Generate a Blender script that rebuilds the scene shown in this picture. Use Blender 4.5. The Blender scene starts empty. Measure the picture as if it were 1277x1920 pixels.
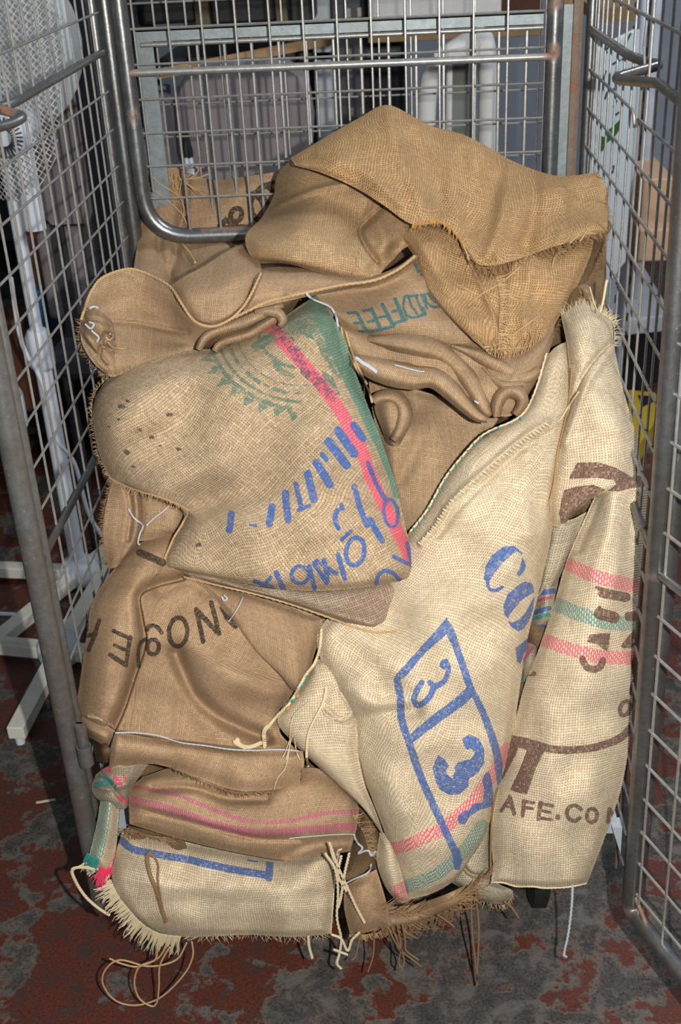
import bpy, math, random
import numpy as np
from mathutils import Matrix, Vector
random.seed(7); RS = np.random.RandomState(7)
scn = bpy.context.scene
COL = scn.collection

# ------------------------------------------------------------------ camera
H = 1.44                       # eye height; the cage front is 1.18 m ahead, its back 1.9 m
FPX = 2173.586
EX = np.array([0.99801036, -0.02009417, -0.05976242])
EY = np.array([0.04306259, -0.47510371, 0.87887546])
EN = np.array([0.04605362, 0.87970034, 0.47329311])     # straight down, in camera axes (x right, y down, z ahead)
EZ = -EN
cam_data = bpy.data.cameras.new('camera')
cam = bpy.data.objects.new('camera', cam_data); COL.objects.link(cam)
cam_data.sensor_fit = 'VERTICAL'; cam_data.sensor_height = 24.0
cam_data.lens = FPX / 1920 * 24.0
cam_data.clip_start = 0.02; cam_data.clip_end = 60
cam.matrix_world = Matrix((
    (EX[0], -EX[1], -EX[2], 0), (EY[0], -EY[1], -EY[2], 0), (EZ[0], -EZ[1], -EZ[2], H), (0, 0, 0, 1)))
cam_data.dof.use_dof = True
cam_data.dof.focus_distance = 1.47
cam_data.dof.aperture_fstop = 6.3
scn.camera = cam

# ------------------------------------------------------------------ world, lights, exposure
scn.view_settings.view_transform = 'Standard'
scn.view_settings.look = 'None'
scn.view_settings.gamma = 1.0
scn.view_settings.use_curve_mapping = False
scn.view_settings.exposure = 0.0
world = bpy.data.worlds.new('world'); scn.world = world; world.use_nodes = True
wbg = world.node_tree.nodes['Background']
wbg.inputs[0].default_value = (0.80, 0.90, 1.0, 1); wbg.inputs[1].default_value = 0.19

def area_light(name, loc, target, size, power, color=(1, 1, 1)):
    l = bpy.data.lights.new(name, 'AREA'); l.shape = 'RECTANGLE'; l.size = size[0]; l.size_y = size[1]
    l.energy = power; l.color = color
    o = bpy.data.objects.new(name, l); COL.objects.link(o)
    o.location = loc
    o.rotation_euler = (Vector(target) - Vector(loc)).to_track_quat('-Z', 'Y').to_euler()
    return o
# camera's own flash, a hand's width right of the lens
area_light('camera_flash', (0.13, -0.02, H + 0.03), (0.0, 1.5, 0.55), (0.012, 0.02), 37, (1.0, 0.965, 0.91))
# daylight from the open front of the workshop, behind the photographer's left shoulder
area_light('daylight_opening', (-1.2, -2.2, 2.5), (0, 1.8, 0.5), (2.6, 1.8), 16, (0.86, 0.93, 1.0))
# fill lamp added to brighten the board and shelving at the back right
area_light('back_right_fill', (1.35, 1.7, 2.7), (1.0, 3.1, 0.9), (1.6, 0.3), 46, (0.86, 0.92, 1.0))

# ------------------------------------------------------------------ projection helpers (pixel of the photo -> point on a plane of the room)
def ray(x, y):
    x = np.asarray(x, float) - 638.5; y = np.asarray(y, float) - 960.0
    r = np.stack([x, y, np.full_like(x, FPX)], -1)
    return np.stack([r @ EX, r @ EY, r @ EZ], -1)
def P(x, y, Y):
    r = ray(x, y); k = np.asarray(Y, float) / r[..., 1]
    p = r * k[..., None]; p[..., 2] += H
    return p
def PV(x, y, Y): return Vector(P(x, y, Y).tolist())
def PX(x, y, X):
    r = ray(x, y); p = r * (X / r[0]); p[2] += H; return Vector(p.tolist())
def PZ(x, y, Z):
    r = ray(x, y); p = r * ((Z - H) / r[2]); p[2] += H; return Vector(p.tolist())
Y0P = ([0, 200, 400, 600, 800, 1000, 1200, 1400, 1600, 1760, 1920],
       [1.84, 1.74, 1.62, 1.475, 1.38, 1.31, 1.255, 1.205, 1.16, 1.13, 1.10])
def Y0(py): return np.interp(py, Y0P[0], Y0P[1])

# ------------------------------------------------------------------ object helpers
def tag(o, label=None, cat=None, group=None, kind=None):
    if label: o['label'] = label
    if cat: o['category'] = cat
    if group: o['group'] = group
    if kind: o['kind'] = kind
    return o
def empty(name, loc, label=None, cat=None, group=None):
    o = bpy.data.objects.new(name, None); COL.objects.link(o); o.location = loc
    o.empty_display_size = 0.05
    return tag(o, label, cat, group)
def link(name, me, mat, parent=None):
    o = bpy.data.objects.new(name, me); COL.objects.link(o)
    if mat: me.materials.append(mat)
    if parent is not None:
        o.parent = parent
        # keep world coordinates in the mesh: undo the parents' location
        q = parent; off = Vector((0, 0, 0))
        while q is not None:
            off += q.location; q = q.parent
        o.location = (0, 0, 0)
        if off.length > 0: me.transform(Matrix.Translation(-off))
    return o
class MB:
    """collects simple solids; build() makes one mesh object"""
    def __init__(s): s.v = []; s.f = []; s.rust = []
    def add(s, v, f, rust=None):
        b = len(s.v); s.v += [tuple(p) for p in v]; s.f += [tuple(i + b for i in q) for q in f]
        s.rust += rust if rust else [0.0] * len(v)
    def box(s, lo, hi):
        (a, b, c), (d, e, f) = lo, hi
        s.add([(a,b,c),(d,b,c),(d,e,c),(a,e,c),(a,b,f),(d,b,f),(d,e,f),(a,e,f)],
              [(0,3,2,1),(4,5,6,7),(0,1,5,4),(1,2,6,5),(2,3,7,6),(3,0,4,7)])
    def hexa(s, p):   # 8 corners, bottom ring then top ring
        s.add(p, [(0,3,2,1),(4,5,6,7),(0,1,5,4),(1,2,6,5),(2,3,7,6),(3,0,4,7)])
    def bar(s, a, b, w, h, up=(0, 0, 1)):
        a = Vector(a); b = Vector(b); d = (b - a).normalized(); up = Vector(up)
        x = d.cross(up).normalized() * w / 2; z = x.cross(d).normalized() * h / 2
        s.hexa([a-x-z, a+x-z, b+x-z, b-x-z, a-x+z, a+x+z, b+x+z, b-x+z])
    def tube(s, pts, r, n=10, spots=(), cap=True, flat=1.0):
        pts = [Vector(p) for p in pts]
        if spots and not hasattr(r, '__len__'):      # finer rings so that the rust spots stay local
            q = [pts[0]]
            for a, b in zip(pts, pts[1:]):
                k = max(1, int((b-a).length/.008))
                q += [a.lerp(b, j/k) for j in range(1, k+1)]
            pts = q
        m = len(pts); V = []; F = []; R = []
        rr = r if hasattr(r, '__len__') else [r] * m
        t0 = (pts[1] - pts[0]).normalized()
        up = Vector((0, 0, 1)) if abs(t0.z) < .9 else Vector((0, 1, 0))
        x = t0.cross(up).normalized()
        for i in range(m):
            if i == 0: t = t0
            elif i == m - 1: t = (pts[-1] - pts[-2]).normalized()
            else: t = ((pts[i] - pts[i-1]).normalized() + (pts[i+1] - pts[i]).normalized()).normalized()
            x = (x - t * x.dot(t))
            x = x.normalized() if x.length > 1e-6 else t.orthogonal().normalized()
            y = t.cross(x)
            for k in range(n):
                a = 2 * math.pi * k / n
                p = pts[i] + x * (math.cos(a) * rr[i]) + y * (math.sin(a) * rr[i] * flat)
                V.append(p)
                R.append(max([max(0.0, 1 - ((p - Vector(c)).length / q) ** 2) for c, q in spots] or [0.0]))
        for i in range(m - 1):
            for k in range(n):
                k2 = (k + 1) % n
                F.append((i*n+k, i*n+k2, (i+1)*n+k2, (i+1)*n+k))
        if cap:
            F.append(tuple(range(n-1, -1, -1))); F.append(tuple((m-1)*n + k for k in range(n)))
        s.add(V, F, R)
    def lathe(s, c, prof, n=20, axis=(0, 0, 1)):
        q = Vector((0, 0, 1)).rotation_difference(Vector(axis)); V = []; F = []
        for r, z in prof:
            for k in range(n):
                a = 2*math.pi*k/n; V.append(Vector(c) + q @ Vector((r*math.cos(a), r*math.sin(a), z)))
        m = len(prof)
        for i in range(m-1):
            for k in range(n):
                k2 = (k+1) % n; F.append((i*n+k, i*n+k2, (i+1)*n+k2, (i+1)*n+k))
        F.append(tuple(range(n-1, -1, -1))); F.append(tuple((m-1)*n+k for k in range(n)))
        s.add(V, F)
    def build(s, name, mat, parent=None, smooth=True, bevel=0.0):
        me = bpy.data.meshes.new(name); me.from_pydata(s.v, [], s.f); me.update()
        if any(s.rust):
            at = me.attributes.new('rust', 'FLOAT', 'POINT'); at.data.foreach_set('value', np.array(s.rust, dtype=np.float32))
        if smooth: me.shade_smooth() if hasattr(me, 'shade_smooth') else None
        o = link(name, me, mat, parent)
        if smooth:
            try:
                me.set_sharp_from_angle(angle=math.radians(40))
            except Exception: pass
        if bevel:
            b = o.modifiers.new('edge', 'BEVEL'); b.width = bevel; b.segments = 2; b.limit_method = 'ANGLE'
        return o
def arc_pts(pts, rad, n=6):
    """round the corners of a polyline"""
    pts = [Vector(p) for p in pts]; out = [pts[0]]
    for a, b, c in zip(pts, pts[1:], pts[2:]):
        u = (a - b).normalized(); v = (c - b).normalized()
        L = min(rad, (a-b).length*.49, (c-b).length*.49)
        p, q = b + u*L, b + v*L
        for i in range(n+1):
            t = i/n; out.append(p*(1-t)**2 + b*2*t*(1-t) + q*t*t)
    out.append(pts[-1]); return out

# ------------------------------------------------------------------ material helpers
class NT:
    def __init__(s, name):
        s.m = bpy.data.materials.new(name); s.m.use_nodes = True; s.t = s.m.node_tree
        s.b = s.t.nodes['Principled BSDF']; s.L = s.t.links
    def n(s, typ, **kw):
        o = s.t.nodes.new(typ)
        for k, v in kw.items(): setattr(o, k, v)
        return o
    def _in(s, sock, v):
        if v is None: return
        if isinstance(v, bpy.types.NodeSocket): s.L.new(v, sock)
        elif hasattr(v, '__len__') and len(v) == 3 and sock.type == 'RGBA': sock.default_value = (*v, 1)
        else: sock.default_value = v
    def math(s, op, a, b=None, c=None, clamp=False):
        o = s.n('ShaderNodeMath', operation=op, use_clamp=clamp)
        for i, v in enumerate((a, b, c)): s._in(o.inputs[i], v) if v is not None else None
        return o.outputs[0]
    def mix(s, f, a, b, blend='MIX'):
        o = s.n('ShaderNodeMix', data_type='RGBA', blend_type=blend)
        s._in(o.inputs[0], f); s._in(o.inputs[6], a); s._in(o.inputs[7], b); return o.outputs[2]
    def mixf(s, f, a, b):
        o = s.n('ShaderNodeMix', data_type='FLOAT'); s._in(o.inputs[0], f); s._in(o.inputs[2], a); s._in(o.inputs[3], b); return o.outputs[0]
    def noise(s, vec, scale, detail=3, rough=.55, dist=0.0):
        o = s.n('ShaderNodeTexNoise'); s._in(o.inputs['Vector'], vec); o.inputs['Scale'].default_value = scale
        o.inputs['Detail'].default_value = detail; o.inputs['Roughness'].default_value = rough; o.inputs['Distortion'].default_value = dist
        return o.outputs[0]
    def ramp(s, f, stops, interp='LINEAR'):
        o = s.n('ShaderNodeValToRGB'); s._in(o.inputs[0], f); e = o.color_ramp; e.interpolation = interp
        while len(e.elements) < len(stops): e.elements.new(.5)
        for el, (p, c) in zip(e.elements, stops): el.position = p; el.color = (*c, 1) if hasattr(c, '__len__') else (c, c, c, 1)
        return o.outputs[0]
    def pos(s): return s.n('ShaderNodeNewGeometry').outputs['Position']
    def obj(s): return s.n('ShaderNodeTexCoord').outputs['Object']
    def attr(s, name, out='Fac'):
        o = s.n('ShaderNodeAttribute', attribute_name=name); return o.outputs[out]
    def bump(s, h, strength=.5, dist=.001):
        o = s.n('ShaderNodeBump'); o.inputs['Strength'].default_value = strength; o.inputs['Distance'].default_value = dist
        s._in(o.inputs['Height'], h); s.L.new(o.outputs[0], s.b.inputs['Normal'])
    def fin(s, color=None, rough=None, metal=None, spec=None):
        if color is not None: s._in(s.b.inputs['Base Color'], color)
        if rough is not None: s._in(s.b.inputs['Roughness'], rough)
        if metal is not None: s._in(s.b.inputs['Metallic'], metal)
        if spec is not None: s._in(s.b.inputs['Specular IOR Level'], spec)
        return s.m

def plain(name, color, rough=.6, metal=0.0, var=.12, scale=30, spec=.4, bump=0.0):
    k = NT(name); nz = k.noise(k.obj(), scale, 4)
    a = tuple(c*(1-var) for c in color); b = tuple(min(1, c*(1+var)) for c in color)
    c = k.mix(nz, a, b)
    if bump: k.bump(nz, bump, .002)
    return k.fin(c, rough, metal, spec)

def metal_mat(name, base=(.23, .24, .245), dirt=(.15, .125, .095), rustbias=.66, metallic=.85, rough=.33):
    k = NT(name); p = k.pos()
    n1 = k.noise(p, 90, 4, .6); n2 = k.noise(p, 9, 4, .6); n3 = k.noise(p, 420, 2)
    c = k.mix(n1, tuple(v*.5 for v in base), tuple(v*1.45 for v in base))
    c = k.mix(k.math('MULTIPLY', k.math('SMOOTH_MAX', k.math('SUBTRACT', n2, .42), 0, .05), 2.4, clamp=True), c, dirt)
    r = k.math('ADD', k.attr('rust'), k.math('MULTIPLY', k.math('SUBTRACT', k.noise(p, 60, 5, .7), rustbias), 7.0, clamp=True), clamp=True)
    r = k.math('MULTIPLY', r, k.math('MULTIPLY', k.math('SUBTRACT', n1, .25), 3.0, clamp=True), clamp=True)
    c = k.mix(r, c, k.mix(n3, (.16, .055, .02), (.36, .15, .06)))
    k.bump(k.math('ADD', n1, k.math('MULTIPLY', n3, .5)), .25, .0008)
    return k.fin(c, k.mixf(r, rough, .85), k.mixf(r, metallic, 0.0))

M = {}
M['steel'] = metal_mat('galvanised_steel')
M['steel_dark'] = metal_mat('grimy_steel', (.17, .17, .165), (.13, .10, .07), .62, .6, .4)
M['wire'] = metal_mat('cage_wire', (.33, .33, .32), (.30, .27, .22), .72, .55, .4)
M['wire_brown'] = metal_mat('rusty_wire', (.17, .13, .10), (.13, .08, .045), .5, .3, .6)
M['zinc'] = metal_mat('zinc_angle', (.22, .26, .27), (.17, .19, .19), .75, .45, .5)
M['white_plastic'] = plain('white_plastic', (.62, .66, .70), .45, var=.05)
M['cream_metal'] = plain('cream_painted_steel', (.62, .60, .52), .4, var=.10, scale=12)
M['grey_plastic'] = plain('grey_plastic', (.34, .37, .40), .6, var=.12)
M['black'] = plain('black_plastic', (.012, .012, .014), .5)
M['dark_metal'] = plain('dark_shelf_steel', (.035, .035, .038), .5)
M['charcoal'] = plain('charcoal_fabric', (.05, .05, .058), .9)
M['yellow'] = plain('yellow_plastic', (.48, .33, .025), .5)
M['wood'] = plain('shelf_wood', (.36, .22, .10), .7, var=.3, scale=14)
M['card'] = plain('cardboard', (.42, .27, .17), .85, var=.1)
M['brown_leather'] = plain('brown_leather', (.10, .038, .018), .5, var=.4, scale=8)
M['blue'] = plain('blue_plastic', (.02, .12, .30), .4)
M['olive'] = plain('olive_board', (.11, .09, .05), .8)
M['white_card'] = plain('pale_card', (.55, .53, .50), .7)
M['thread'] = plain('white_thread', (.44, .46, .49), .8, var=.1, scale=900)
M['tan_fib'] = plain('orange_jute_fibre', (.50, .27, .08), .9, var=.25, scale=400)
M['tan_fib2'] = plain('brown_seam_fibre', (.34, .19, .07), .9, var=.3, scale=400)
M['twine'] = plain('jute_twine', (.42, .28, .14), .9, var=.35, scale=500)
M['twine_dark'] = plain('dark_jute_twine', (.22, .125, .06), .95, var=.4, scale=500)
M['twine_cream'] = plain('cream_sisal', (.60, .50, .32), .9, var=.25, scale=600)
M['fibre_green'] = plain('green_fibre', (.03, .26, .22), .9)
M['fibre_pink'] = plain('pink_fibre', (.80, .05, .14), .9)

def upholstery():
    k = NT('mauve_grey_upholstery'); p = k.obj()
    mp = k.n('ShaderNodeMapping'); mp.inputs['Scale'].default_value = (1, 1, .12); k.L.new(p, mp.inputs[0])
    n = k.noise(mp.outputs[0], 22, 3, .5)
    c = k.mix(k.math('MULTIPLY', k.math('SUBTRACT', n, .52), 5, clamp=True), (.205, .178, .18), (.115, .095, .095))
    return k.fin(c, .95, 0, .1)
M['upholstery'] = upholstery()

def floor_mat():
    k = NT('worn_painted_concrete'); p = k.pos()
    a = k.noise(p, 8.5, 9, .62, .25); b = k.noise(p, 34, 6, .75, .2); c = k.noise(p, 230, 5, .8); g = k.noise(p, 24, 5, .65, .3)
    sx = k.n('ShaderNodeSeparateXYZ'); k.L.new(p, sx.inputs[0])
    # traffic has worn the paint off along the lane where trolleys are rolled in
    lane = k.math('MULTIPLY', k.math('SUBTRACT', .36, k.math('ABSOLUTE', k.math('SUBTRACT', sx.outputs[0], .14)), ), .34)
    w = k.math('ADD', k.math('ADD', a, k.math('MULTIPLY', k.math('SUBTRACT', b, .5), .30)), k.math('MAXIMUM', lane, -.022))
    mask = k.ramp(w, [(.525, 0), (.545, 1)])
    paint = k.mix(k.math('MULTIPLY', k.math('SUBTRACT', c, .34), 3.0, clamp=True), (.045, .015, .011), (.145, .040, .024))
    paint = k.mix(k.math('MULTIPLY', k.math('SUBTRACT', b, .47), 6.0, clamp=True), paint, (.048, .034, .030))
    conc = k.mix(k.math('MULTIPLY', k.math('SUBTRACT', c, .36), 3.6, clamp=True), (.017, .015, .0145), (.094, .084, .076))
    conc = k.mix(k.math('MULTIPLY', k.math('SUBTRACT', g, .50), 9.0, clamp=True), conc, k.mix(c, (.050, .045, .040), (.165, .15, .135)))
    conc = k.mix(k.math('MULTIPLY', k.math('SUBTRACT', .43, g), 9, clamp=True), conc, (.026, .024, .023))
    col = k.mix(mask, paint, conc)
    rim = k.ramp(w, [(.505, 0), (.535, .75), (.565, 0)])
    col = k.mix(rim, col, k.mix(c, (.07, .06, .052), (.21, .18, .15)))
    k.bump(k.math('ADD', k.math('MULTIPLY', mask, -.5), k.math('MULTIPLY', c, .8)), .6, .002)
    return k.fin(col, k.mixf(mask, .45, .8), 0, .3)
M['floor'] = floor_mat()
M['wall'] = plain('painted_blockwork', (.42, .46, .52), .85, var=.08, scale=4)

def hessian(name, c1, c2, pitch=.0030, dye_dir='weft', gap=.80, hole=.12, stain=(.16, .12, .08), stain_amt=.25, fuzz=.5, dye_cross=.10):
    """plain weave: separate rounded yarns going over and under, slubs, gaps, dyed yarns and stencil ink from mesh attributes"""
    k = NT(name)
    uv = k.n('ShaderNodeUVMap'); uv.uv_map = 'UVMap'
    ob = k.obj()
    wob = k.n('ShaderNodeTexNoise'); wob.inputs['Scale'].default_value = 55; wob.inputs['Detail'].default_value = 2
    k.L.new(uv.outputs[0], wob.inputs['Vector'])
    sc = k.n('ShaderNodeVectorMath', operation='SCALE'); k.L.new(uv.outputs[0], sc.inputs[0]); sc.inputs['Scale'].default_value = 1.0 / pitch
    ws = k.n('ShaderNodeVectorMath', operation='MULTIPLY_ADD'); k.L.new(wob.outputs['Color'], ws.inputs[0])
    ws.inputs[1].default_value = (.7, .7, 0); k.L.new(sc.outputs[0], ws.inputs[2])
    sp = k.n('ShaderNodeSeparateXYZ'); k.L.new(ws.outputs[0], sp.inputs[0])
    u, v = sp.outputs[0], sp.outputs[1]
    fu, fv = k.math('FLOOR', u), k.math('FLOOR', v)
    pu = k.math('SUBTRACT', 1.0, k.math('POWER', k.math('DIVIDE', k.math('ABSOLUTE', k.math('MULTIPLY_ADD', k.math('FRACT', u), 2, -1)), gap), 2.0), clamp=True)
    pv = k.math('SUBTRACT', 1.0, k.math('POWER', k.math('DIVIDE', k.math('ABSOLUTE', k.math('MULTIPLY_ADD', k.math('FRACT', v), 2, -1)), gap), 2.0), clamp=True)
    # over/under wave
    wa = k.math('COSINE', k.math('MULTIPLY', k.math('ADD', fu, k.math('SUBTRACT', v, .5)), math.pi))
    wb = k.math('MULTIPLY', k.math('COSINE', k.math('MULTIPLY', k.math('ADD', fv, k.math('SUBTRACT', u, .5)), math.pi)), -1.0)
    ha = k.math('MULTIPLY', pu, k.math('MULTIPLY_ADD', wa, .30, .70))
    hb = k.math('MULTIPLY', pv, k.math('MULTIPLY_ADD', wb, .30, .70))
    top = k.math('GREATER_THAN', ha, hb)          # 1 = warp yarn (runs along v) lies on top
    h = k.math('MAXIMUM', ha, hb)
    def rnd(sock, seed):
        o = k.n('ShaderNodeTexWhiteNoise', noise_dimensions='1D'); k.L.new(k.math('ADD', sock, seed), o.inputs['W']); return o.outputs[0]
    cu = k.n('ShaderNodeCombineXYZ'); k.L.new(k.math('MULTIPLY', u, 1.0), cu.inputs[0]); k.L.new(k.math('MULTIPLY', v, .18), cu.inputs[1])
    cv = k.n('ShaderNodeCombineXYZ'); k.L.new(k.math('MULTIPLY', u, .18), cv.inputs[0]); k.L.new(k.math('MULTIPLY', v, 1.0), cv.inputs[1])
    na = k.noise(cu.outputs[0], 1.1, 3, .7); nb = k.noise(cv.outputs[0], 1.1, 3, .7)
    tone_a = k.math('MULTIPLY_ADD', rnd(fu, 3.3), .16, k.math('MULTIPLY', na, .84))
    tone_b = k.math('MULTIPLY_ADD', rnd(fv, 9.1), .16, k.math('MULTIPLY', nb, .84))
    tone = k.mixf(top, tone_b, tone_a)
    cc = k.n('ShaderNodeCombineXYZ'); k.L.new(k.math('ADD', fu, k.math('MULTIPLY', top, 71.0)), cc.inputs[0]); k.L.new(fv, cc.inputs[1])
    cw = k.n('ShaderNodeTexWhiteNoise', noise_dimensions='2D'); k.L.new(cc.outputs[0], cw.inputs['Vector']); cell = cw.outputs[0]
    tone = k.math('ADD', k.math('MULTIPLY', k.math('SUBTRACT', tone, .26), 1.7), k.math('MULTIPLY', k.math('SUBTRACT', cell, .45), .38), clamp=True)
    strand = k.noise(ob, 2600, 1, .5)
    col = k.mix(tone, c1, c2)
    big = k.noise(ob, 7, 4, .6)
    col = k.mix(k.math('MULTIPLY', k.math('MULTIPLY', k.math('SUBTRACT', big, .42), 3.2, clamp=True), stain_amt), col, stain)
    fine = k.noise(ob, 1500, 2, .6)
    col = k.mix(k.math('MULTIPLY', k.math('MULTIPLY', fine, strand), .75), col, tuple(x*.45 for x in c1))
    # dyed yarns
    dy = k.n('ShaderNodeAttribute', attribute_name='dye')
    along = top if dye_dir == 'warp' else k.math('SUBTRACT', 1.0, top)
    da = k.math('GREATER_THAN', k.math('ADD', dy.outputs['Alpha'], k.math('MULTIPLY', k.math('SUBTRACT', rnd(fu if dye_dir == 'warp' else fv, 5.0), .5), .35)), .5)
    dcol = k.mix(k.math('MULTIPLY', tone, .16), dy.outputs['Color'], k.mix(.5, dy.outputs['Color'], c2))
    col = k.mix(k.math('MULTIPLY', da, k.math('MULTIPLY_ADD', along, .86-dye_cross, dye_cross)), col, dcol)
    # stencil ink sits on the crowns of the yarns
    pr = k.n('ShaderNodeAttribute', attribute_name='ink')
    rag = k.math('ADD', k.math('MULTIPLY', k.math('SUBTRACT', k.noise(ob, 420, 3, .7), .5), .55), k.math('MULTIPLY', k.math('SUBTRACT', k.noise(ob, 120, 2), .5), .35))
    ia = k.math('MULTIPLY', k.math('SUBTRACT', k.math('ADD', pr.outputs['Alpha'], rag), .44), 9.0, clamp=True)
    ia = k.math('MULTIPLY', ia, k.math('MULTIPLY_ADD', k.math('MULTIPLY', h, k.math('SUBTRACT', 1.0, k.math('POWER', cell, 3.0))), .55, .62), clamp=True)
    icol = k.mix(k.math('MULTIPLY', tone, .14), pr.outputs['Color'], k.mix(.5, pr.outputs['Color'], c2))
    col = k.mix(ia, col, icol)
    # shade in the holes between the yarns, put into the colour
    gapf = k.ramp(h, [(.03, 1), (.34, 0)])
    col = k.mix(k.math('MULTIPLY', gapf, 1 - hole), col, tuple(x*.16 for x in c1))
    k.bump(k.math('ADD', h, k.math('MULTIPLY', fine, .5)), .62, pitch*.5)
    try:
        k.b.inputs['Sheen Weight'].default_value = fuzz*.16; k.b.inputs['Sheen Roughness'].default_value = .5
        k.b.inputs['Sheen Tint'].default_value = (*c2, 1)
    except Exception: pass
    return k.fin(col, .92, 0, .12)

TAN1, TAN2 = (.34, .205, .10), (.64, .45, .26)
BRN1, BRN2 = (.31, .195, .108), (.60, .43, .265)
CRM1, CRM2 = (.53, .40, .25), (.91, .785, .575)
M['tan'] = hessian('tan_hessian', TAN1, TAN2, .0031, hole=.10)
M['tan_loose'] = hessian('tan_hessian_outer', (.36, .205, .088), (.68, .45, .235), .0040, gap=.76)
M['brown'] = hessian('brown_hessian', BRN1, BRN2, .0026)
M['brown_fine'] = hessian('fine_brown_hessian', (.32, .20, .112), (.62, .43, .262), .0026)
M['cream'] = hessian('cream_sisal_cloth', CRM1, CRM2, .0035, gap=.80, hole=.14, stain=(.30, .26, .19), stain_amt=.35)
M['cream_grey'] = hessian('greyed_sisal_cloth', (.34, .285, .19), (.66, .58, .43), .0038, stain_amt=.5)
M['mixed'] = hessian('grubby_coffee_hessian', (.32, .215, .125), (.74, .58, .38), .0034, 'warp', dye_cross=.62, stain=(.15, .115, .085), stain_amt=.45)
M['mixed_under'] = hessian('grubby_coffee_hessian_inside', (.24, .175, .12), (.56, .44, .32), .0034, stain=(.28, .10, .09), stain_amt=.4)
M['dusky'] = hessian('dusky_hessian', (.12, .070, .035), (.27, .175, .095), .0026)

# ------------------------------------------------------------------ cloth builder
def cr(a, n):
    """Catmull-Rom resample of array a along axis 0 to n samples"""
    a = np.asarray(a, float); m = len(a)
    t = np.linspace(0, m-1, n); i = np.minimum(t.astype(int), m-2); f = (t - i).reshape((-1,) + (1,)*(a.ndim-1))
    g = lambda j: a[np.clip(j, 0, m-1)]
    p0 = np.where((i-1 < 0).reshape(f.shape), 2*g(i)-g(i+1), g(i-1))
    p3 = np.where((i+2 > m-1).reshape(f.shape), 2*g(i+1)-g(i), g(i+2))
    p1, p2 = g(i), g(i+1)
    return .5*((2*p1) + (-p0+p2)*f + (2*p0-5*p1+4*p2-p3)*f*f + (-p0+3*p1-3*p2+p3)*f**3)
def dist_poly(X, Yp, poly, closed=False):
    """distance from each point to a polyline, and signed side"""
    D = np.full(X.shape, 1e9); S = np.zeros(X.shape)
    pts = list(poly) + ([poly[0]] if closed else [])
    for (x0, y0), (x1, y1) in zip(pts, pts[1:]):
        dx, dy = x1-x0, y1-y0; L = dx*dx+dy*dy + 1e-9
        t = np.clip(((X-x0)*dx + (Yp-y0)*dy)/L, 0, 1)
        ex, ey = X-(x0+t*dx), Yp-(y0+t*dy); d = np.hypot(ex, ey)
        s = np.sign(dx*(Yp-y0) - dy*(X-x0))
        S = np.where(d < D, s, S); D = np.minimum(D, d)
    return D, S
def inside(X, Yp, poly):
    r = np.zeros(X.shape, bool); n = len(poly)
    for i in range(n):
        x0, y0 = poly[i]; x1, y1 = poly[(i+1) % n]
        c = ((y0 > Yp) != (y1 > Yp)) & (X < (x1-x0)*(Yp-y0)/((y1-y0) or 1e-9) + x0)
        r ^= c
    return r
def smooth_poly(pts, n=None):
    pts = np.asarray(pts, float)
    return cr(pts, n or max(2, len(pts)*6))
def ell(cx, cy, rx, ry, rot=0, a0=0, a1=360, n=22):
    r = math.radians(rot); out = []
    for i in range(n+1):
        a = math.radians(a0 + (a1-a0)*i/n); x, y = rx*math.cos(a), ry*math.sin(a)
        out.append((cx + x*math.cos(r) - y*math.sin(r), cy + x*math.sin(r) + y*math.cos(r)))
    return out
SURF = []          # (px, py, Y) of every cloth vertex, so that threads can lie on the cloth
def paint(PXs, PYs, items):
    """items: (colour, strength, shapes); shape = ('s', pts, width) stroke | ('p', pts) polygon"""
    out = np.zeros(PXs.shape + (4,), np.float32); out[..., :3] = .3
    for col, amt, shapes in items:
        a = np.zeros(PXs.shape)
        for sh in shapes:
            xs = [q[0] for q in sh[1]]; ys = [q[1] for q in sh[1]]; mg = 30
            m = (PXs > min(xs)-mg) & (PXs < max(xs)+mg) & (PYs > min(ys)-mg) & (PYs < max(ys)+mg)
            if not m.any(): continue
            x, y = PXs[m], PYs[m]
            if sh[0] == 's': d = dist_poly(x, y, sh[1])[0] - sh[2]/2
            else:
                d = dist_poly(x, y, sh[1], True)[0]; d = np.where(inside(x, y, sh[1]), -d, d)
            a[m] = np.maximum(a[m], np.clip(.5 - d/4.5, 0, 1))
        a *= amt
        use = a > out[..., 3]*.6
        out[..., :3] = np.where((a > .02)[..., None] & use[..., None], np.array(col), out[..., :3])
        out[..., 3] = np.where(use, np.maximum(a, 0), out[..., 3])
    return out
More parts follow.
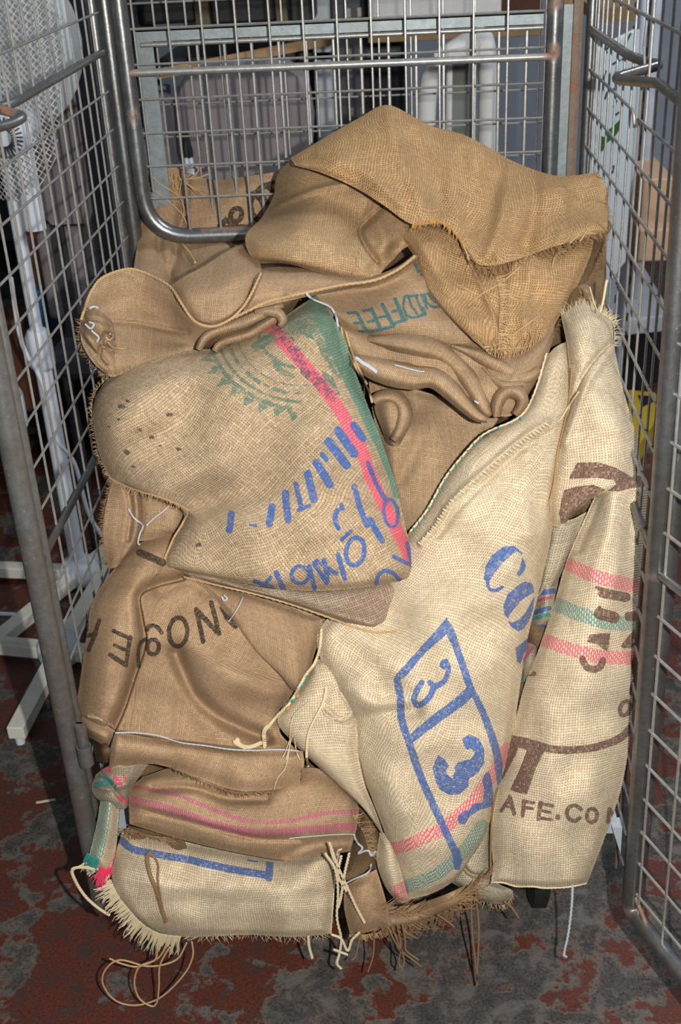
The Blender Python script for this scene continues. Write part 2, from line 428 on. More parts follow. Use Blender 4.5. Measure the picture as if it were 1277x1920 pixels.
def cloth(name, rows, mat, parent=None, step=2.6, thick=.012, rim=.0022, folds=(), wrinkle=.0025, edge=(.010, 14),
          ink=(), dye=(), absY=False, rot=0.0, seed=1, uvs=1.0, fuzz=None):
    """rows of (px, py, depth) control points -> a two-sided piece of sacking.  depth: metres towards the camera from the
    heap's resting surface (or the absolute Y).  folds: (polyline, width px, height m[, side])"""
    ncol = max(len(r) for r in rows)
    R = [cr(np.array(r, float), ncol) if len(r) != ncol else np.array(r, float) for r in rows]
    A = np.array(R)
    wpx = max(np.hypot(*np.diff(r[:, :2], axis=0).T).sum() for r in A)
    hpx = max(np.hypot(*np.diff(A[:, j, :2], axis=0).T).sum() for j in range(ncol))
    nu = int(max(8, wpx/step)); nv = int(max(8, hpx/step))
    G = cr(A, nv); G = cr(G.transpose(1, 0, 2), nu).transpose(1, 0, 2)
    X, Yp, D = G[..., 0], G[..., 1], G[..., 2].copy()
    rs = np.random.RandomState(seed*31+5)
    ii, jj = np.meshgrid(np.arange(nv), np.arange(nu), indexing='ij')
    e = np.minimum(np.minimum(ii, nv-1-ii)*(hpx/nv), np.minimum(jj, nu-1-jj)*(wpx/nu))
    # ragged, slightly wavy outline
    D = Y0(Yp) - D if not absY else D
    W = np.zeros(D.shape)
    for _ in range(9):
        lam = rs.uniform(55, 210); th = rs.uniform(0, 2*math.pi); ph = rs.uniform(0, 6.28)
        W += np.sin((X*math.cos(th) + Yp*math.sin(th))*2*math.pi/lam + ph + .8*np.sin(Yp/rs.uniform(40, 90)+ph)) * (lam/100)**1.1
    D = D + W*wrinkle*.38
    for f in folds:
        d, s = dist_poly(X, Yp, smooth_poly(f[0]) if len(f[0]) > 2 else f[0])
        g = np.exp(-(d/f[1])**2)
        if len(f) > 3 and f[3]: g = np.where(s*f[3] > 0, g, np.exp(-(d/(f[1]*.22))**2))
        D = D - f[2]*g
    D = D + edge[0]*np.exp(-(e/edge[1])**2)
    V = P(X, Yp, D)
    # uv = arc length
    du = np.linalg.norm(np.diff(V, axis=1), axis=2); U = np.concatenate([np.zeros((nv, 1)), np.cumsum(du, 1)], 1); U -= U[:, nu//2:nu//2+1]
    dv = np.linalg.norm(np.diff(V, axis=0), axis=2); Vv = np.concatenate([np.zeros((1, nu)), np.cumsum(dv, 0)], 0); Vv -= Vv[nv//2:nv//2+1, :]
    c, s_ = math.cos(math.radians(rot)), math.sin(math.radians(rot))
    UVu, UVv = (U*c - Vv*s_)*uvs + 3.0, (U*s_ + Vv*c)*uvs + 3.0
    T = rim + thick*(1-np.exp(-(e/22.0)**2))
    B = V + np.array([0, 1, 0])*T[..., None] - np.array([0, 0, 1])*(T*.45)[..., None]
    n = nu*nv
    verts = np.concatenate([V.reshape(-1, 3), B.reshape(-1, 3)])
    idx = np.arange(n).reshape(nv, nu)
    q = np.stack([idx[:-1, :-1], idx[1:, :-1], idx[1:, 1:], idx[:-1, 1:]], -1).reshape(-1, 4)
    qb = q[:, ::-1] + n
    ring = np.concatenate([idx[0, :], idx[1:, -1], idx[-1, -2::-1], idx[-2:0:-1, 0]])
    r2 = np.roll(ring, -1)
    qr = np.stack([ring, r2, r2+n, ring+n], -1)
    quads = np.concatenate([q, qb, qr]).astype(np.int32)
    me = bpy.data.meshes.new(name)
    me.vertices.add(len(verts)); me.vertices.foreach_set('co', verts.astype(np.float32).ravel())
    me.loops.add(quads.size); me.loops.foreach_set('vertex_index', quads.ravel())
    me.polygons.add(len(quads)); me.polygons.foreach_set('loop_start', np.arange(0, quads.size, 4, dtype=np.int32))
    me.update(calc_edges=True)
    uvl = me.uv_layers.new(name='UVMap'); uvv = np.stack([UVu.ravel(), UVv.ravel()], -1); uvv = np.concatenate([uvv, uvv+.5])
    uvl.data.foreach_set('uv', uvv[quads.ravel()].astype(np.float32).ravel())
    for an, it in (('ink', ink), ('dye', dye)):
        if True:
            cl = paint(X, Yp, it).reshape(-1, 4); back = cl.copy(); back[:, 3] = 0 if an == 'ink' else back[:, 3]
            at = me.color_attributes.new(an, 'FLOAT_COLOR', 'POINT'); at.data.foreach_set('color', np.concatenate([cl, back]).ravel())
    me.polygons.foreach_set('use_smooth', np.ones(len(quads), bool))
    o = link(name, me, mat, parent)
    SURF.append(np.stack([X.ravel(), Yp.ravel(), D.ravel()], -1))
    o_edges = dict(top=[(X[0, j], Yp[0, j], D[0, j]) for j in range(nu)], bottom=[(X[-1, j], Yp[-1, j], D[-1, j]) for j in range(nu)],
                   left=[(X[i, 0], Yp[i, 0], D[i, 0]) for i in range(nv)], right=[(X[i, -1], Yp[i, -1], D[i, -1]) for i in range(nv)])
    return o, o_edges
_S = None
def lie(px, py, lift=.0015):
    """Y of the nearest cloth surface under a pixel"""
    global _S
    if _S is None or len(_S) != sum(len(a) for a in SURF): _S = np.concatenate(SURF)
    m = (abs(_S[:, 0]-px) < 5) & (abs(_S[:, 1]-py) < 5)
    if not m.any(): return float(Y0(py)) - lift
    return float(_S[m, 2].min()) - lift
def thread(name, pts, r, mat, parent=None, lift=.0015, n=6, wob=.0, twist=False, hang=None, col=None):
    """a thread through photo points, laid on the cloth (hang: fixed Y instead)"""
    p = smooth_poly(pts, len(pts)*5)
    out = []
    for i, q in enumerate(p):
        Y = hang if hang is not None else lie(q[0], q[1], lift)
        out.append(P(q[0], q[1], Y))
    out = np.array(out)
    if hang is None and len(out) > 4:           # smooth the depth so the thread bridges the hollows
        k = out.copy(); k[1:-1] = (out[:-2] + out[1:-1] + out[2:])/3; out = k
    mb = MB()
    if wob: out = out + RS.uniform(-wob, wob, out.shape)
    mb.tube([tuple(v) for v in out], r, n)
    if twist:
        # second ply, wound around the first
        o2 = []
        q = cr(out, len(out)*5)
        for i, v in enumerate(q): a = i*1.25; o2.append((v[0]+math.cos(a)*r*.9, v[1]-abs(r)*.2, v[2]+math.sin(a)*r*.9))
        mb.tube(o2, r*.62, 5)
    return mb.build(name, mat, parent)
def fringe(name, edge, mat, parent, dirs, length, n, r=.0006, jit=.35, drop=.0, gather=0.0, seed=3, curl=.4):
    """frayed yarn ends leaving an edge; dirs is the pixel direction of the ends"""
    rs = np.random.RandomState(seed); mb = MB(); E_ = np.array(edge)
    for i in range(n):
        t = (i + rs.uniform(-.4, .4))/max(1, n-1); t = min(max(t, 0), 1); k = t*(len(E_)-1); a = int(min(k, len(E_)-2)); f = k-a
        x, y, Y = E_[a]*(1-f) + E_[a+1]*f
        dx, dy = dirs[0]*(1-t) + dirs[2]*t if len(dirs) == 4 else dirs[0], dirs[1]*(1-t) + dirs[3]*t if len(dirs) == 4 else dirs[1]
        l = math.hypot(dx, dy); dx, dy = dx/l, dy/l
        L = length*rs.uniform(.45, 1.15); px, py = -dy, dx; b = rs.uniform(-jit, jit)
        pts = []
        for s in (0, .25, .5, .75, 1.0):
            w = b*s*L + curl*rs.uniform(-1, 1)*s*s*L*.3
            pts.append(P(x + dx*L*s + px*w, y + dy*L*s + py*w, Y - .002 + drop*s*rs.uniform(.5, 1.2)))
        rr = r*rs.uniform(.6, 1.3)
        mb.tube([tuple(v) for v in pts], [rr, rr, rr*.9, rr*.7, rr*.35], 4)
    return mb.build(name, mat, parent)
def edge_px(pts, lift=.002):
    p = smooth_poly(pts, len(pts)*6); return [(q[0], q[1], lie(q[0], q[1], lift)) for q in p]
def stuff(o): o['kind'] = 'stuff'; return o

INK_BLUE = (.022, .100, .33); INK_BLACK = (.018, .016, .015); INK_BROWN = (.115, .045, .035); INK_TEAL = (.012, .13, .15)
INK_GREEN = (.085, .16, .115); PINK = (.78, .055, .15); TEAL = (.02, .27, .25); MAG = (.50, .055, .20)
S_ = lambda w, *pts: ('s', list(pts), w)
SC = lambda w, *pts: ('s', [tuple(q) for q in smooth_poly(pts)], w)
PG = lambda *pts: ('p', list(pts))

#@@STRUCTURE
# ================================================================== the room
def slab(name, lo, hi, mat, kind='structure', parent=None):
    mb = MB(); mb.box(lo, hi); o = mb.build(name, mat, parent, smooth=False)
    if parent is None: o['kind'] = kind
    return o
slab('floor', (-4.2, -3.0, -.08), (3.4, 6.4, 0), M['floor'])
slab('wall_back', (-4.2, 6.3, 0), (3.4, 6.4, 3.0), M['wall'])
slab('wall_left', (-4.2, -3.0, 0), (-4.1, 6.3, 3.0), M['wall'])
slab('wall_right', (2.6, 1.2, 0), (2.7, 6.3, 3.0), M['wall'])

# ================================================================== the roll cage
WL, WR, YF, YB = -.454, .286, 1.185, 1.862
PITCH = .0556; ZT = H - .145                      # wires at ZT - k*PITCH
cage = empty('roll_cage', ((WL+WR)/2, 1.53, .18), 'grey galvanised steel roll cage on the worn red floor, holding the heap of sacks', 'roll cage')
def wire(parent, pts, r=.0017, mat='wire', name='wire', n=6, spots=()):
    mb = MB(); mb.tube(pts, r, n, spots); return mb.build(name, M[mat], parent)
# --- left side panel
ZB, ZU = .185, 1.72
mb = MB()
mb.tube([(WL, YF, ZB-.02), (WL, YF, ZU)], .0135, 14, [((WL, YF, 1.2), .03)])
mb.tube([(WL+.008, YF+.021, ZB-.01), (WL+.008, YF+.021, ZU)], .0062, 10)
left = mb.build('side_panel_left', M['steel_dark'], cage); left.name = 'side_panel'
def sub(name, f, mat, parent):
    m = MB(); f(m); return m.build(name, M[mat], parent)
sub('corner_post', lambda m: m.tube([(WL+.012, YB+.012, ZB), (WL+.012, YB+.012, ZU)], .0125, 14), 'steel', left)
sub('corner_post', lambda m: m.tube([(WL, YB-.02, ZB), (WL, YB-.02, ZU)], .009, 12), 'steel', left)
yw = [1.225, 1.275, 1.325, 1.375, 1.428, 1.481, 1.535, 1.585, 1.633, 1.687, 1.733, 1.774, 1.813]
for i, y in enumerate(yw):
    if i == 7:      # bent wire at the rail
        wire(left, [(WL+.004, y, ZU), (WL+.004, y, 1.285), (WL+.004, y+.004, 1.26), (WL+.004, y+.013, 1.235), (WL+.004, y+.012, 1.225), (WL+.004, y, 1.185), (WL+.004, y, ZB)])
    elif i == 4:
        wire(left, [(WL+.004, y, ZU), (WL+.004, y, .60), (WL+.004, y-.006, .55), (WL+.004, y, .5), (WL+.004, y, ZB)])
    else: wire(left, [(WL+.004, y, ZU), (WL+.004, y, ZB)])
for k in range(-4, 21):
    z = ZT - k*PITCH
    if z < ZB+.02: break
    if k == 1:      # upper rail with the bent catch near the camera
        g = [(WL+.006, YB-.02, z), (WL+.006, 1.50, z), (WL+.003, 1.40, z-.002), (WL-.012, 1.372, z-.003), (WL+.006, 1.362, z-.006), (WL+.028, 1.352, z-.010), (WL+.020, 1.335, z-.014), (WL+.004, 1.30, z-.014), (WL+.002, YF, z-.013)]
        wire(left, arc_pts(g, .014), .0055, 'steel', 'rail', 10, [(g[4], .02)])
    elif k == 10: wire(left, [(WL+.006, YB-.02, z), (WL+.006, YF+.01, z)], .0055, 'steel', 'rail', 10)
    elif k == 14:
        wire(left, [(WL+.008, 1.80, z), (WL+.008, 1.29, z), (WL+.008, 1.255, z-.012), (WL+.008, 1.24, z-.045), (WL+.008, YF+.02, z-.055)])
    else: wire(left, [(WL+.008, YB-.02, z), (WL+.008, YF+.02, z)])
sub('rail', lambda m: m.tube([(WL, YF, ZB), (WL, YB, ZB)], .011, 10), 'steel', left)
# hinge sockets on the front post
def socket(m, c, r, h):
    n = 18; V = []; F = []
    for k in range(n):
        a = 2*math.pi*k/n
        for rr, z in ((r, 0), (r, h), (r*.80, h), (r*.80, 0)): V.append((c[0]+rr*math.cos(a), c[1]+rr*math.sin(a), c[2]+z))
    for k in range(n):
        for j in range(4): F.append((k*4+j, ((k+1) % n)*4+j, ((k+1) % n)*4+(j+1) % 4, k*4+(j+1) % 4))
    m.add(V, F)
c0 = PV(163, 1432, 1.170)
sub('hinge_socket', lambda m: socket(m, c0, .0098, .030), 'steel_dark', left)
c1 = PV(152, 1400, 1.176)
sub('hinge_bracket', lambda m: (m.bar(c1+Vector((-.004, .004, -.01)), c1+Vector((-.004, .004, .036)), .020, .003, (0, 1, 0)), m.tube([c1+Vector((.004, 0, -.004)), c1+Vector((.004, 0, .036))], .0075, 12)), 'steel_dark', left)
# --- right side panel
mb = MB()
mb.tube([(WR+.016, YF-.004, ZB-.02), (WR+.010, YF-.004, ZU)], .0125, 14, [((WR-.009, YF-.01, .90), .015), ((WR-.009, YF-.01, .885), .010)])
right = mb.build('side_panel_right', M['steel'], cage); right.name = 'side_panel'
sub('corner_post', lambda m: m.tube([(WR-.002, YB+.01, ZB), (WR-.002, YB+.01, ZU)], .0085, 12), 'steel', right)
sub('corner_channel', lambda m: (m.box((WR-.052, YB+.02, ZB), (WR-.014, YB+.045, ZU)), m.box((WR-.030, YB+.004, ZB), (WR-.022, YB+.03, ZU)), m.box((WR-.062, YB+.03, ZB), (WR-.055, YB+.05, ZU))), 'wire_brown', right)
sub('pivot_plate', lambda m: m.lathe((WR-.045, YB-.004, 1.335), [(.019, 0), (.021, .004), (.019, .008)], 18, (0, 1, 0)), 'steel_dark', right)
for y in [1.848, 1.825, 1.785, 1.749, 1.701, 1.647, 1.593, 1.534, 1.472, 1.432, 1.381, 1.328, 1.285]:
    if y == 1.472: wire(right, [(WR, y, ZU), (WR, y, 1.315), (WR, y-.003, 1.29), (WR, y+.004, 1.26), (WR, y-.012, 1.238), (WR, y, 1.215), (WR, y, ZB)])
    else: wire(right, [(WR, y, ZU), (WR, y, ZB)])
wire(right, [(WR, 1.238, ZU), (WR, 1.238, ZB)], .0032, 'wire_brown')
for k in range(-4, 21):
    z = ZT - k*PITCH
    if z < ZB+.02: break
    if k == 1:
        g = [(WR-.004, YB-.005, z), (WR-.004, 1.55, z+.002), (WR+.006, 1.475, z+.002), (WR+.018, 1.455, z+.002), (WR-.016, 1.445, z-.004), (WR-.040, 1.435, z-.008), (WR-.028, 1.415, z-.008), (WR-.004, 1.36, z-.004), (WR-.004, 1.27, z-.005), (WR-.002, YF, z-.004)]
        wire(right, arc_pts(g, .010), .0060, 'steel', 'rail', 10)
    elif k == 2: wire(right, [(WR-.003, YB-.005, z), (WR-.003, 1.505, z), (WR-.003, 1.492, z-.006), (WR-.003, 1.482, z-.016), (WR-.003, 1.47, z-.012), (WR-.003, 1.462, z-.004), (WR-.003, YF, z)], .0022)
    elif k == 10: wire(right, [(WR-.004, YB-.02, z), (WR-.004, YF+.01, z)], .0055, 'steel', 'rail', 10)
    else: wire(right, [(WR-.003, YB-.005, z), (WR-.003, YF, z)], .0021)
sub('rail', lambda m: m.tube([(WR, YF+.1, .262), (WR, YB, .262)], .009, 10), 'steel_dark', right)
# --- front gate swung open to the right
ga = math.radians(24); gd = Vector((math.sin(ga), -math.cos(ga), 0)); g0 = Vector((WR+.003, YF-.034, 0))
GZ = H - 1.0687*1.165
def gp(s, z): return g0 + gd*s + Vector((-(z-.2)*.018, 0, z))
mb = MB(); mb.tube(arc_pts([gp(0, ZU), gp(0, GZ), gp(.62, GZ), gp(.62, ZU)], .018), .0118, 14, [(gp(0, GZ), .02), (gp(.0, .735), .014), (gp(0, .46), .012)])
gate = mb.build('front_gate', M['steel'], cage)
for k in range(-4, 21):
    z = ZT - k*PITCH - .004
    if z < GZ+.02: break
    if k == 10: wire(gate, [gp(.004, z), gp(.62, z)], .0055, 'steel', 'rail', 10)
    else: wire(gate, [gp(.004, z), gp(.62, z)], .0021)
for s in (.018, .072, .125, .18, .235, .29, .345, .40, .455, .51, .565): wire(gate, [gp(s, ZU), gp(s, GZ)], .0019)
sub('corner_brace', lambda m: m.tube([gp(.006, GZ+.035), gp(.040, GZ+.006)], .0032, 8), 'wire_brown', gate)
# --- inner half gate hanging in front of the back mesh
FY = 1.842
fz = lambda dz: H + dz
xl, xr = -.409, .224
mb = MB()
mb.tube(arc_pts([(xl-.004, FY, ZU), (xl-.004, FY, fz(-.482)), (xr+.002, FY, fz(-.478)), (xr+.002, FY, ZU)], .075, 12), .0125, 14,
        [((xl, FY-.012, fz(-.292)), .012), ((xr-.004, FY-.01, 1.312), .020), ((xr-.002, FY-.012, 1.288), .022), ((xr, FY-.012, 1.215), .014)] +
        [((x*.01, FY, fz(-.468)), .0125) for x in range(-32, -18)])
half = mb.build('half_gate', M['steel'], cage)
sub('rail', lambda m: m.tube([(xl, FY-.006, fz(-.2305)), (xr, FY-.006, fz(-.2325))], .0055, 10, [((xl+.004, FY-.006, fz(-.2305)), .014), ((xr-.004, FY-.006, fz(-.2325)), .014)]), 'wire', half)
wire(half, [(xl+.013, FY+.004, ZU), (xl+.013, FY+.004, fz(-.41))], .0018)
wire(half, [(xr-.010, FY+.004, ZU), (xr-.010, FY+.004, fz(-.41))], .0018)
x = -.3426
while x < xr - .02:
    wire(half, [(x, FY-.003, ZU), (x, FY-.003, fz(-.478))], .0019); x += .0500
for k in range(-4, 6):
    z = fz(-.1702 - .0500*k) if k > 0 else fz(-.1702 - .046*k)
    wire(half, [(xl+.004, FY+.002, z), (xr-.004, FY+.002, z)], .0019)
# --- folded shelf: zinc angle with its own bars
SY = 1.885
shelf = sub('folded_shelf', lambda m: (m.box((-.405, SY-.004, fz(-.192)), (.214, SY+.002, fz(-.176))), m.box((-.405, SY-.004, fz(-.178)), (.214, SY+.020, fz(-.174)))), 'zinc', cage)
sub('shelf_bar', lambda m: m.tube([(-.395, SY-.006, fz(-.1965)), (.213, SY-.006, fz(-.1965))], .0036, 10), 'wire', shelf)
for i in range(13): wire(shelf, [(-.311+i*.0418, SY+.005, fz(-.195)), (-.311+i*.0418, SY+.005, .60)], .0027, 'wire', 'shelf_wire')
sub('side_angle', lambda m: m.box((-.408, SY, .55), (-.378, SY+.004, fz(-.19))), 'zinc', shelf)
sub('side_angle', lambda m: m.box((.238, SY-.01, .55), (.256, SY-.006, fz(-.166))), 'zinc', shelf)
# --- back mesh
BY = 1.955
backp = sub('back_panel', lambda m: (m.tube([(-.45, BY, ZB), (.27, BY, ZB)], .010, 10), m.tube([(-.45, BY, ZU), (.27, BY, ZU)], .010, 10)), 'steel', cage)
for i in range(13): wire(backp, [(-.386+i*.0503, BY, ZU), (-.386+i*.0503, BY, ZB)], .0018)
for k in range(-5, 18):
    if k in (-1, -2): continue
    wire(backp, [(-.44, BY+.003, fz(-.2962-.0508*k)), (.27, BY+.003, fz(-.2962-.0508*k))], .0017)
sub('back_post', lambda m: m.box((-.438, 1.905, ZB), (-.425, 1.94, ZU)), 'wire_brown', backp)
sub('latch_plate', lambda m: m.box((-.452, YB+.012, 1.28), (-.418, YB+.018, 1.33)), 'steel_dark', backp)
# --- base deck and castors
deck = sub('base_deck', lambda m: m.box((WL+.02, 1.215, .272), (WR-.010, YB, .296)), 'grey_plastic', cage)
def gusset(m):
    for q in ([(1148, 1552), (1167, 1552), (1167, 1612)], [(1112, 1560), (1136, 1556), (1092, 1630)]):
        a = [PV(x, y, 1.205) for x, y in q]; b = [p+Vector((0, .02, 0)) for p in a]
        m.add(a+b, [(0, 2, 1), (3, 4, 5), (0, 1, 4, 3), (1, 2, 5, 4), (2, 0, 3, 5)])
sub('deck_gusset', gusset, 'grey_plastic', deck)
def castor(x, y):
    c = sub('castor', lambda m: (m.box((x-.045, y-.04, .262), (x+.045, y+.04, .272)),
        m.hexa([(x-.024, y-.010, .055), (x-.020, y-.010, .055), (x-.020, y+.010, .055), (x-.024, y+.010, .055), (x-.034, y-.030, .262), (x-.030, y-.030, .262), (x-.030, y+.030, .262), (x-.034, y+.030, .262)]),
        m.hexa([(x+.020, y-.010, .055), (x+.024, y-.010, .055), (x+.024, y+.010, .055), (x+.020, y+.010, .055), (x+.030, y-.030, .262), (x+.034, y-.030, .262), (x+.034, y+.030, .262), (x+.030, y+.030, .262)])), 'steel_dark', cage)
    sub('wheel', lambda m: m.lathe((x-.016, y, .0625), [(.048, 0), (.062, .006), (.062, .026), (.048, .032)], 24, (1, 0, 0)), 'black', c)
for x, y in ((.19, 1.36), (-.37, 1.36), (.20, 1.78), (-.37, 1.78)): castor(x, y)

# ================================================================== what stands behind the cage
def boxpx(name, x0, y0, x1, y1, Y, depth, mat, parent=None, bevel=.004):
    """an upright box whose front face covers the given rectangle of the photo at distance Y"""
    ym, xm = (y0+y1)/2, (x0+x1)/2
    a, b = PV(x0, ym, Y), PV(x1, ym, Y); t, u = PV(xm, y0, Y), PV(xm, y1, Y)
    mb = MB(); mb.box((a.x, Y, max(0.002, u.z)), (b.x, Y+depth, t.z)); return mb.build(name, mat, parent, smooth=False, bevel=bevel)
# --- upholstered chairs
def chair(label, outline, Y, seat_z, legs=True):
    pts = [PV(x, y, Y) for x, y in outline]
    c = sum(pts, Vector())/len(pts); T = empty('upholstered_chair', (c.x, Y+.15, 0), label, 'chair')
    mb = MB(); n = len(pts); fr = []; 
    for s, dy in ((.93, -.012), (1.0, .012), (1.0, .05), (.93, .075)): fr.append([Vector((c.x+(p.x-c.x)*s, Y+dy, c.z+(p.z-c.z)*s)) for p in pts])
    V = [p for r in fr for p in r]; F = [tuple(range(n-1, -1, -1))]
    for k in range(3):
        for i in range(n): F.append((k*n+i, k*n+(i+1) % n, (k+1)*n+(i+1) % n, (k+1)*n+i))
    F.append(tuple(3*n+i for i in range(n))); mb.add(V, F); mb.build('backrest', M['upholstery'], T)
    xs = [p.x for p in pts]; x0, x1 = min(xs), max(xs)
    mb = MB(); mb.box((x0+.01, Y-.02, seat_z-.07), (x1-.01, Y+.42, seat_z)); mb.build('seat', M['charcoal'], T, smooth=False, bevel=.02)
    for sx in (x0+.04, x1-.04):
        for sy in (Y+.02, Y+.38):
            m = MB(); m.tube([(sx, sy, 0), (sx, sy, seat_z-.06)], .013, 10); m.build('leg', M['dark_metal'], T)
    for sx in (x0+.05, x1-.05):
        m = MB(); m.bar((sx, Y+.09, seat_z-.05), (sx, Y+.09, c.z), .03, .012, (0, 1, 0)); m.build('back_strut', M['dark_metal'], T)
    return T
chair('mauve-grey upholstered chair with its round-topped back behind the middle of the cage', [(322, 190), (330, 165), (350, 138), (385, 122), (440, 114), (500, 113), (540, 118), (566, 136), (580, 170), (588, 220), (585, 270), (570, 318), (520, 345), (420, 350), (350, 340), (330, 290)], 2.62, .62)
chair('mauve-grey upholstered chair seen through the left side mesh, beside the fan', [(70, 200), (92, 176), (125, 168), (150, 190), (160, 240), (163, 320), (165, 400), (160, 425), (100, 428), (70, 400), (30, 370), (20, 300), (40, 240)], 2.45, .55)
chair('mauve-grey chair back half hidden behind the left post of the half gate', [(276, 185), (300, 172), (322, 190), (330, 240), (332, 300), (320, 340), (290, 345), (268, 320), (266, 250)], 3.08, .58)
# --- shelving with stock behind
T = empty('storage_rack', (-.5, 3.6, 0), 'black perforated steel rack with a wooden shelf board and dark stock', 'shelving')
def upright(x0, x1, y0, y1, Y, mat, parent):
    o = boxpx('upright', x0, y0, x1, y1, Y, .04, mat, parent, .002)
    m = MB(); a = PV((x0+x1)/2, y0, Y)
    z = a.z - .03
    while z > .1:
        for dx in (-.014, .014): m.box((a.x+dx-.005, Y-.002, z-.011), (a.x+dx+.005, Y+.001, z+.011))
        z -= .05
    h = m.build('slots', M['steel_dark'] if mat == M['dark_metal'] else M['black'], parent, smooth=False); stuff(h); return o
upright(633, 684, -120, 700, 3.3, M['dark_metal'], T)
m = MB(); m.hexa([tuple(PV(x, y, Y)) for x, y, Y in ((262, 156, 3.0), (622, 84, 3.35), (622, 84, 3.9), (262, 156, 3.9))] + [tuple(PV(x, y, Y)+Vector((0, 0, .025))) for x, y, Y in ((262, 156, 3.0), (622, 84, 3.35), (622, 84, 3.9), (262, 156, 3.9))]); m.build('shelf_board', M['wood'], T, smooth=False)
m = MB(); m.box((-.68, 3.45, 1.02), (.0, 3.9, 1.04)); m.build('shelf_board', M['dark_metal'], T, smooth=False)
m = MB(); m.box((-.68, 3.92, .05), (.02, 3.95, 1.75)); m.build('back_sheet', M['charcoal'], T, smooth=False)
boxpx('shelf_board', 690, 62, 1018, 74, 3.5, .4, M['wood'], T, .002)
boxpx('shelf_board', 250, -6, 620, -2, 3.2, .5, M['dark_metal'], T, .002)
T2 = tag(boxpx('pale_box', 690, -60, 945, 32, 3.55, .35, M['white_card']), 'pale grey carton on the wooden shelf board at the top middle', 'box')
tag(boxpx('brown_box', 938, -60, 1018, 22, 3.55, .3, M['brown_leather']), 'dark brown box at the right end of the shelf, above the metal angle', 'box')
for i, (x0, x1) in enumerate(((262, 362), (392, 515), (540, 585))):
    tag(boxpx('black_crate', x0, -40, x1, 46, 3.25, .35, M['black'], bevel=.01), ['black crate on the high shelf, left end', 'wide black crate in the middle of the high shelf', 'narrow black crate on the high shelf beside the pale upright'][i], 'crate', 'black crates on the high shelf')
for i, (x0, x1) in enumerate(((364, 391), (516, 538))):
    tag(boxpx('olive_board', x0, -40, x1, 76, 3.24, .03, M['olive']), ['olive board between the left and middle black crates', 'olive board between the middle and right black crates'][i], 'board', 'olive boards between the crates')
tag(boxpx('white_post', 588, -80, 622, 320, 3.45, .05, M['white_plastic']), 'pale upright post left of the black perforated rack', 'post')
o = boxpx('blue_panel', 283, 160, 318, 180, 3.3, .02, M['blue']); o.data.materials[0] = plain('pale_blue', (.30, .38, .46)); tag(o, 'small pale blue panel above the half hidden chair', 'panel')
# black floor lamp like cable holder beside the chair
T = empty('spray_bottle', tuple(PV(349, 300, 2.5)), 'small black-topped clear bottle beside the round-topped chair', 'bottle')
m = MB(); c = PV(349, 262, 2.5); m.lathe(c, [(.006, .018), (.008, .0), (.012, -.02), (.012, -.035)], 12); m.build('cap', M['black'], T)
m = MB(); m.lathe(c, [(.010, -.035), (.011, -.05), (.011, -.09)], 12); m.build('body', M['white_plastic'], T)
# --- white moulded chair back / garden stacker behind
T = empty('plastic_stool', tuple(PV(850, 260, 3.0)), 'white moulded plastic chair with an arched back and dark grey panel behind the mesh', 'chair')
m = MB(); ar = [PV(x, y, 3.0) for x, y in ((800, 420), (799, 300), (800, 200), (806, 150), (820, 118), (850, 95), (885, 75), (905, 66), (912, 90), (915, 150), (914, 260), (914, 420))]
m.tube(arc_pts(ar, .04), .024, 12, flat=.8); m.build('arched_frame', M['white_card'], T)
m = MB(); c = PV(855, 300, 3.03); a, b = PV(832, 300, 3.03), PV(878, 300, 3.03); m.box((a.x, 3.02, c.z-.45), (b.x, 3.05, c.z+.26)); m.build('back_panel', plain('grey_green_panel', (.16, .17, .14)), T, smooth=False)
m = MB(); a = PV(836, 300, 2.98); m.bar((a.x, 2.98, c.z-.45), (a.x+.01, 2.98, c.z+.27), .014, .014, (0, 1, 0)); m.build('inner_rib', M['white_card'], T)
m = MB(); a, b = PV(815, 110, 2.98), PV(905, 95, 2.98); m.bar(a, b, .05, .03); m.build('top_bar', M['white_card'], T)
m = MB(); m.box((PV(795, 300, 3).x, 2.95, .40), (PV(918, 300, 3).x, 3.35, .44)); m.build('seat', M['white_card'], T, smooth=False, bevel=.01)
for sx in (PV(800, 300, 3).x, PV(912, 300, 3).x):
    for sy in (2.98, 3.32):
        m = MB(); m.tube([(sx, sy, 0), (sx, sy, .41)], .018, 10); m.build('leg', M['white_card'], T)
